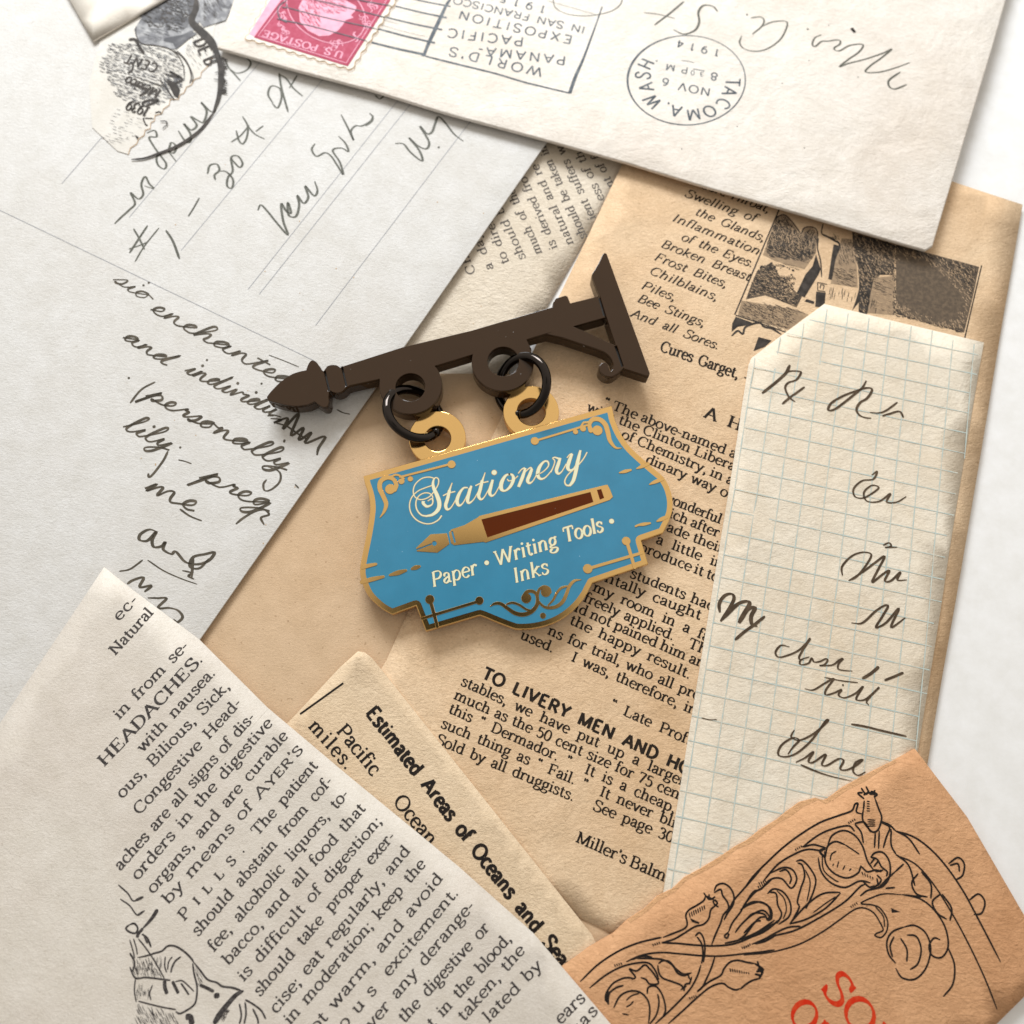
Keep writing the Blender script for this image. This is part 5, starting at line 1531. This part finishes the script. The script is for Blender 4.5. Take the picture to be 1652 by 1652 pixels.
def strip_quads(z, pts, w, n=6, smooth=True, caps=True):
    """a band along photo points as small overlapping quads for region()"""
    if isinstance(w, (int, float)): w = [w] * len(pts)
    q = [(p[0], p[1], ww) for p, ww in zip(pts, w)]
    q = spline(q, n) if smooth else q
    polys = []
    L, R = [], []
    for i, (x, y, ww) in enumerate(q):
        a, b = q[max(0, i - 1)], q[min(len(q) - 1, i + 1)]
        dx, dy = b[0] - a[0], b[1] - a[1]
        l = math.hypot(dx, dy) or 1e-9
        L.append((x - dy / l * ww / 2, y + dx / l * ww / 2)); R.append((x + dy / l * ww / 2, y - dx / l * ww / 2))
    for i in range(len(q) - 1):
        polys.append(W2(z, [L[i], L[i + 1], R[i + 1], R[i]]))
    if caps:
        for e in (0, -1):
            polys.append(disc(z, q[e][:2], max(0.4, q[e][2] / 2), 12))
    return polys


# --- bracket
T1 = lambda *p: zoomed(420, 400, 3.933, p)
T2 = lambda *p: zoomed(760, 380, 4.859, p)
bracket = empty("bracket", at(740, 560, ZB))
bracket.parent = pin
bracket.location = Vector(at(740, 560, ZB)) - pin.location
fin = T1((40, 945)) + spline(T1((62, 915), (110, 865), (160, 825), (205, 798), (250, 783), (290, 775)), 4) + spline(T1((300, 745), (318, 717), (345, 714), (370, 742), (393, 775)), 4) + \
    T1((402, 780)) + spline(T1((410, 768), (425, 750), (455, 741), (490, 745), (508, 757)), 4) + T1((520, 752), (540, 745)) + T1((575, 870), (550, 880)) + spline(T1((540, 890), (520, 910), (490, 920), (460, 915), (445, 905)), 4) + \
    T1((437, 908), (432, 945)) + spline(T1((436, 975), (425, 1005), (398, 1010), (370, 995), (345, 975)), 4) + spline(T1((300, 995), (240, 1003), (180, 1000), (110, 985), (50, 968)), 4)
beam = T1((535, 747), (900, 630)) + T2((0, 745), (635, 560), (640, 530), (662, 492), (740, 470), (757, 478), (778, 530), (1000, 475), (1050, 640), (1052, 642), (800, 712), (585, 770), (412, 820)) + T1((1350, 675), (1110, 748), (760, 830), (570, 872))
postb = T2((1048, 135)) + T2((1032, 145)) + spline(T2((1000, 215), (968, 270), (948, 305), (958, 345), (985, 420)), 3) + T2((1010, 475), (1130, 850), (1195, 1040)) + T2((1370, 1098), (1393, 1100), (1402, 1080)) + T2((1064, 143))
brace = T2((590, 770), (800, 708), (805, 714)) + spline(T2((880, 745), (1000, 800), (1080, 838), (1128, 858)), 3) + T2((1145, 870), (1200, 1030), (1190, 1045)) + \
    spline(T2((1150, 1080), (1105, 1105), (1055, 1100), (1015, 1070), (1003, 1030), (1025, 1000), (1055, 995), (1075, 1020), (1085, 1060), (1105, 1055), (1118, 1010)), 3) + spline(T2((1105, 975), (1080, 940), (1040, 910), (990, 890)), 3) + T2((870, 850), (720, 800))
loopL, loopR = disc(ZB, (662.5, 620.5), 50.5), disc(ZB, (811, 584), 50)
webL = W2(ZB, zoomed(580, 550, 5.1625, ((165, 300), (600, 150), (605, 210), (640, 260), (430, 300), (300, 380), (172, 400))))
webR = W2(ZB, zoomed(580, 550, 5.1625, ((955, 80), (1390, -40), (1395, 0), (1430, 60), (1190, 90), (1060, 150), (945, 190))))
holeL, holeR = disc(ZB, (662, 624.5), 24), disc(ZB, (812, 583), 25.5)
tri = W2(ZB, T2((806, 712), (1062, 648), (1128, 838)))
grooves = [W2(ZB, g) for g in (T1((402, 783), (414, 779), (442, 903), (430, 907)), T1((512, 756), (523, 753), (552, 876), (541, 879)),
                              T2((996, 480), (1012, 476), (1052, 622), (1036, 630)), T2((1124, 868), (1142, 862), (1196, 1022), (1180, 1030)))]
shapes = [W2(ZB, fin), W2(ZB, beam), W2(ZB, postb), W2(ZB, brace), loopL, loopR, webL, webR]
solid("bracket_face", shapes, [holeL, holeR, tri] + grooves, ZB - 0.10, ZB, M['bracket'], bracket, 0.008, 2)
solid("bracket_body", [offset_poly(s, -0.004) for s in shapes], [offset_poly(h, 0.004) for h in (holeL, holeR, tri)], ZB - 0.28, ZB - 0.06, M['bracket'], bracket, 0.0)
for k, g in enumerate(grooves):
    solid("groove", [g], [], ZB - 0.062, ZB - 0.055, M['groove'], bracket, 0.0)

# --- sign: gold body with two eyelets
sign = empty("hanging_sign", at(830, 850, ZS))
sign.parent = pin
sign.location = Vector(at(830, 850, ZS)) - pin.location
outline = [(586, 768), (987, 654)] + spline([(991.5, 676), (1001, 698), (1016, 720), (1037, 740), (1054, 755), (1070, 769), (1080, 786), (1085, 806), (1084.5, 825), (1079, 842)], 4) + \
    [(1070, 860), (1034.5, 872), (1046, 910), (956, 940.5)] + spline([(950, 952), (945, 961), (932, 978), (911.5, 995.5), (888, 1007.5), (862, 1014), (837, 1015.5), (824, 1012.5), (799, 1003), (784, 996.5)], 4) + \
    [(774, 993), (687, 1018.5), (671, 977.5), (632.5, 991.5)] + spline([(624, 987), (612, 979), (594, 961), (583.5, 938), (580.5, 920), (584, 897), (590, 868), (595, 839), (597, 817), (594, 797), (589, 782)], 4)
body = W2(ZS, outline)
eyeL, eyeR = disc(ZS, (705.5, 706), 46), disc(ZS, (857, 664), 45)
eholL, eholR = disc(ZS, (706, 707.5), 21.5), disc(ZS, (857, 664), 23)
plate = solid("sign_plate", [body], [], ZS - 0.17, ZS, M['gold'], sign, 0.015, 4)
for e, h, c in ((eyeL, eholL, 'left'), (eyeR, eholR, 'right')):
    solid("eyelet", [e], [h, offset_poly(body, 0.012)], ZS - 0.17, ZS - 0.004, M['gold'], sign, 0.012, 3)

# --- enamel fill, level a hair over the plate, edged by the bare gold rim
rim_band = [q for p, r in zip(outline, outline[1:] + outline[:1]) if math.hypot(p[0] - r[0], p[1] - r[1]) > 0.5 for q in strip_quads(ZS, [p, r], 18.5, 1, False)]
enam = solid("enamel_field", [body], rim_band, ZS - 0.01, ZS + 0.002, M['blue'], sign, 0.0)

Z3 = lambda *p: zoomed(570, 640, 5.9, p)
Z4 = lambda *p: zoomed(820, 640, 5.9, p)
Z5 = lambda *p: zoomed(570, 780, 5.9, p)
Z6 = lambda *p: zoomed(820, 780, 5.9, p)
Z7 = lambda *p: zoomed(770, 920, 8.26, p)
ZT = ZS + 0.010


def raised(name, jobs, holes=(), mat='gold', z1=ZT, parent=sign, bevel=0.004):
    polys = []
    for j in jobs:
        if j[0] == 'b':
            polys += strip_quads(ZS, j[1], [w for w in j[2]] if isinstance(j[2], (list, tuple)) else j[2], 5, j[3] if len(j) > 3 else True)
        elif j[0] == 'o':
            polys.append(disc(ZS, j[1], j[2], 20))
        else:
            polys.append(W2(ZS, j[1]))
    return solid(name, polys, list(holes), ZS - 0.004, z1, M[mat], parent, bevel, 1)


s = 1 / 5.9
raised("corner_scroll", [('b', Z3((445, 765), (905, 648)), 22 * s, False), ('o', Z3((935, 645))[0], 40 * s),
                         ('b', Z3((255, 1150), (295, 1090), (312, 1020), (285, 945), (252, 870), (262, 805), (320, 770), (380, 785), (408, 835), (392, 885)), [10 * s, 30 * s, 42 * s, 46 * s, 46 * s, 46 * s, 44 * s, 40 * s, 44 * s, 50 * s]),
                         ('o', Z3((352, 880))[0], 50 * s), ('b', Z3((350, 770), (400, 745), (440, 752), (480, 780)), 22 * s), ('o', Z3((458, 806))[0], 30 * s), ('o', Z3((543, 783))[0], 27 * s)])
raised("corner_scroll", [('b', Z4((260, 420), (760, 270)), 22 * s, False), ('o', Z4((252, 422))[0], 40 * s),
                         ('b', Z4((1078, 490), (1020, 485), (968, 420), (948, 340), (922, 265), (868, 218), (805, 218), (772, 265), (785, 325)), [8 * s, 24 * s, 40 * s, 46 * s, 48 * s, 46 * s, 44 * s, 40 * s, 46 * s]),
                         ('o', Z4((848, 322))[0], 50 * s), ('b', Z4((690, 290), (715, 250), (755, 245), (800, 230)), 22 * s), ('o', Z4((712, 305))[0], 30 * s), ('o', Z4((640, 335))[0], 26 * s)])
for d, w in ((Z4((1058, 725), (1110, 712), (1165, 698)), [14, 34, 22]), (Z4((1222, 685), (1270, 665), (1330, 640)), [14, 36, 34]), (Z4((1345, 835), (1395, 812), (1470, 785)), [14, 36, 34]),
             (Z6((1212, 408), (1240, 396), (1290, 388), (1350, 378)), [20, 22, 34, 20]), (Z6((1415, 360), (1455, 342), (1510, 318)), [16, 38, 34]),
             (Z5((85, 800), (150, 782), (215, 768)), [38, 38, 28]), (Z5((80, 940), (180, 912), (285, 888)), [38, 44, 28]), (Z5((348, 872), (425, 850), (500, 828)), [22, 46, 26]), (Z5((560, 812), (595, 800), (630, 790)), [26, 44, 26])):
    raised("dash", [('b', d, [x * s for x in w])])
raised("corner_lattice", [('b', Z5((735, 1120), (800, 1360)), 34 * s, False), ('b', Z5((1190, 1122), (655, 1285)), 28 * s, False), ('o', Z5((728, 1103))[0], 44 * s), ('o', Z5((1200, 1115))[0], 40 * s)])
raised("corner_lattice", [('b', Z6((1130, 560), (1202, 800)), 34 * s, False), ('b', Z6((780, 805), (1275, 660)), 30 * s, False), ('o', Z6((1122, 548))[0], 42 * s), ('o', Z6((756, 812))[0], 46 * s)])
g = 1 / 8.26
raised("leaf_scroll", [('b', Z7((172, 482), (230, 445), (310, 445), (400, 505), (500, 570), (610, 590), (715, 555), (785, 480), (803, 400), (785, 315), (725, 278), (660, 288), (622, 345)), [v * g for v in (10, 36, 44, 48, 54, 56, 56, 52, 46, 44, 44, 46, 56)]),
                       ('o', Z7((652, 372))[0], 68 * g), ('b', Z7((395, 450), (470, 432), (560, 462), (650, 520), (735, 540)), [v * g for v in (24, 32, 32, 30, 26)]),
                       ('b', Z7((800, 335), (825, 255), (890, 218), (950, 245), (965, 290)), [v * g for v in (40, 36, 40, 50, 50)]), ('o', Z7((912, 290))[0], 66 * g),
                       ('b', Z7((800, 400), (850, 455), (900, 490), (970, 500), (1060, 480), (1140, 415), (1190, 310), (1228, 210), (1295, 140), (1385, 125)), [v * g for v in (36, 34, 36, 42, 46, 50, 46, 44, 36, 8)]),
                       ('b', Z7((945, 465), (1010, 395), (1060, 300), (1120, 235), (1195, 212)), [v * g for v in (20, 30, 32, 32, 24)]), ('o', Z7((875, 605))[0], 40 * g)])

# --- the drawn fountain pen on the sign
pen = raised("pen_drawing", [('p', Z3((597, 1440), (735, 1310), (890, 1300), (903, 1350), (915, 1402), (800, 1485), (605, 1472))),
                             ('p', Z3((910, 1295), (935, 1262), (1060, 1222), (1180, 1152), (1200, 1135)) + Z4((925, 840), (945, 838), (972, 890), (996, 955), (965, 985)) + Z3((1262, 1388), (1232, 1382), (960, 1415), (930, 1395)))],
             [disc(ZS, Z3((772, 1397))[0], 23 * s, 16), W2(ZS, Z3((598, 1452), (745, 1396), (748, 1406), (600, 1464))), W2(ZS, Z3((932, 1285), (948, 1280), (976, 1385), (960, 1392))),
              W2(ZS, [(776.8, 838.5), (952.5, 794.2), (957, 810), (786.3, 867.2)]), W2(ZS, Z4((845, 890), (884, 882), (911, 964), (872, 980)))])
barrel = solid("barrel", [W2(ZS, [(776.0, 837.8), (952.9, 793.4), (957.8, 810.5), (785.9, 868)])], [], ZS - 0.003, ZS + 0.0045, M['barrel'], pen, 0.0)
solid("pen_end_band", [W2(ZS, Z4((842, 888), (886, 880), (913, 966), (870, 982)))], [], ZS - 0.003, ZS + 0.0045, M['barrel'], pen, 0.0)

# --- lettering
sf = Flat(ZS + 0.002, sign)
Q = lambda *p: zoomed(640, 700, 5.1625, p)
scr = [
    (Q((282, 598), (250, 604), (222, 580), (222, 560)), [10, 18, 20, 24]), (Q((258, 560), (292, 540), (302, 560), (292, 590), (262, 604)), [4, 7, 7, 9, 14]),
    (Q((298, 560), (298, 520), (268, 494), (225, 494), (182, 520), (160, 570), (168, 630), (205, 675), (255, 686)), [5, 6, 6, 6, 6, 7, 8, 9, 12]),
    (Q((250, 684), (300, 672), (345, 630), (355, 575), (335, 510), (310, 455), (302, 415), (310, 378), (328, 362)), [12, 20, 28, 30, 28, 24, 18, 10, 6]),
    (Q((328, 362), (348, 378), (346, 420), (318, 470), (270, 525), (205, 548), (155, 528), (138, 480), (155, 420), (210, 372), (270, 360), (315, 372)), 6),
    (Q((375, 680), (345, 718), (290, 746), (230, 746), (165, 716), (120, 660), (107, 590), (128, 525), (180, 475), (250, 445), (310, 425)), [9, 8, 7, 7, 7, 7, 6, 6, 6, 6, 5]),
    # t
    (Q((462, 408), (450, 440), (438, 475)), [4, 8, 16]), (Q((440, 470), (424, 540), (408, 595), (420, 628), (448, 618), (480, 570), (505, 520)), [22, 24, 24, 18, 8, 5, 5]), (Q((385, 516), (430, 494), (488, 480)), 7),
    # a
    (Q((592, 448), (556, 452), (520, 500), (502, 560), (518, 596), (550, 578), (586, 510), (604, 450)), [8, 12, 22, 26, 18, 7, 5, 5]), (Q((622, 432), (600, 500), (590, 555), (604, 575), (640, 548), (680, 480), (700, 440)), [14, 24, 24, 16, 6, 5, 5]),
    # t
    (Q((737, 322), (724, 360), (712, 395)), [4, 8, 16]), (Q((712, 390), (696, 460), (682, 515), (700, 545), (726, 530), (762, 470), (782, 425)), [22, 24, 24, 16, 7, 5, 5]), (Q((655, 432), (700, 412), (764, 396)), 7),
    # i
    (Q((800, 382), (784, 440), (774, 490), (790, 516), (818, 500), (850, 445), (872, 400)), [16, 24, 24, 16, 7, 5, 5]),
    # o
    (Q((946, 335), (905, 350), (872, 410), (872, 460), (902, 474), (945, 440), (972, 380), (962, 342), (930, 336)), [8, 18, 28, 26, 12, 20, 24, 16, 8]), (Q((920, 375), (935, 392), (975, 380), (1010, 350)), [5, 6, 5, 5]),
    # n
    (Q((1012, 330), (1040, 296), (1066, 284)), [5, 6, 12]), (Q((1072, 284), (1048, 360), (1014, 442)), [14, 24, 20]), (Q((1030, 400), (1070, 320), (1112, 282), (1124, 296)), [5, 5, 8, 18]), (Q((1126, 292), (1108, 340), (1090, 388), (1106, 410), (1136, 390), (1170, 330)), [18, 24, 24, 16, 6, 5]),
    # e
    (Q((1165, 340), (1215, 318), (1262, 270), (1258, 232), (1226, 232), (1188, 280), (1174, 340), (1196, 374), (1236, 364), (1285, 310), (1306, 270)), [5, 5, 7, 12, 12, 24, 26, 18, 8, 5, 5]),
    # r
    (Q((1284, 320), (1306, 270), (1316, 226), (1300, 204), (1318, 196), (1352, 208)), [5, 5, 6, 7, 8, 14]), (Q((1362, 200), (1346, 252), (1330, 305), (1346, 332), (1376, 312), (1412, 250)), [16, 24, 24, 16, 6, 5]),
    # y
    (Q((1418, 200), (1442, 172), (1462, 166)), [5, 6, 10]), (Q((1460, 166), (1436, 230), (1424, 280), (1442, 304), (1474, 288), (1506, 230)), [18, 26, 26, 18, 7, 5]), (Q((1530, 136), (1508, 230), (1490, 320), (1470, 390), (1442, 430)), [14, 26, 26, 24, 16]),
    (Q((1448, 430), (1412, 426), (1400, 390), (1430, 336), (1490, 282), (1550, 215), (1586, 152)), [12, 10, 7, 6, 6, 6, 6]),
]
u5 = 1 / 5.1625
I = Ink(sf, 0.0008)
for pts, w in scr:
    w = [w] * len(pts) if isinstance(w, (int, float)) else w
    I.stroke(pts, [(v + 6.5) * u5 for v in w], 6, True, 0, False)
I.dot(sf.pt(*Q((812, 322))[0]), 24 * u5 * 0.01, 14)
I.build("script_outline", M['gold'], sign)
I = Ink(sf, 0.0032)
for pts, w in scr:
    w = [w] * len(pts) if isinstance(w, (int, float)) else w
    I.stroke(pts, [v * u5 * 1.08 for v in w], 6, True, 0, False)
I.dot(sf.pt(*Q((812, 322))[0]), 20 * u5 * 0.01, 14)
I.build("script_lettering", M['cream'], sign)
R_ = lambda *p: zoomed(680, 820, 5.1625, p)
for grow, mt, lift, nm in ((3.0, 'gold', 0.0008, "small_lettering_outline"), (0.0, 'cream', 0.0032, "small_lettering")):
    I = Ink(sf, lift)
    STY['chanc'].update(t=11.0 + grow, h=5.0 + grow, st=5.6 + grow, sf=7.5 + grow / 2)
    for t, a, b in (("Paper", (88, 660), (470, 548)), ("Writing", (618, 484), (1140, 318)), ("Tools", (1190, 290), (1520, 190)), ("Inks", (772, 626), (1066, 540))):
        typeset(I, t, R_(a)[0], R_(b)[0], 16.5, 'chanc')
    for c in ((543, 454), (1583, 108)):
        I.spot(R_(c)[0], 3.9 + grow * 0.18)
    I.build(nm, M[mt], sign)


# --- jump rings
def jump_ring(name, c, up_px, out_px, r, zc, lean, lift_sign=1, wire=0.076):
    """a split wire ring; up_px/out_px: photo points giving its two axes from the centre c at level zc"""
    C0 = at(c[0], c[1], zc)
    a = at(up_px[0], up_px[1], zc) - C0; a.z = 0; a.normalize()
    b = at(out_px[0], out_px[1], zc) - C0; b.z = 0
    b = (b - a * b.dot(a)).normalized()
    b = b * math.cos(lean) + Vector((0, 0, math.sin(lean)))
    nrm = a.cross(b)
    N, m = 72, 14
    V, F = [], []
    gap = 0.035
    for i in range(N):
        t = gap + (2 * math.pi - 2 * gap) * i / (N - 1) + math.radians(200)
        rad = a * math.cos(t) + b * math.sin(t)
        for j in range(m):
            p = 2 * math.pi * j / m
            V.append(C0 + rad * (r + wire * math.cos(p)) + nrm * wire * math.sin(p))
    for i in range(N - 1):
        for j in range(m):
            F.append([i * m + j, (i + 1) * m + j, (i + 1) * m + (j + 1) % m, i * m + (j + 1) % m])
    F.append(list(range(m))); F.append(list(reversed(range((N - 1) * m, N * m))))
    return link(name, V, F, M['black_nickel'], pin, tuple(C0), smooth=True)


jump_ring("jump_ring", (668, 667), (648, 630), (640, 690), 0.46, 0.40, math.radians(32))
jump_ring("jump_ring", (842, 622), (832, 585), (880, 610), 0.47, 0.43, math.radians(36))

# --- hidden fixing posts that carry the pin clear of the paper
for parent, spots, ztop in ((bracket, ((570, 606), (870, 512)), ZB - 0.28), (sign, ((660, 860), (1000, 790)), ZS - 0.17)):
    for sx, sy in spots:
        d = disc(ztop, (sx, sy), 12, 20)
        solid("pin_post", [d], [], 0.10, ztop + 0.005, M['black_nickel'], parent)
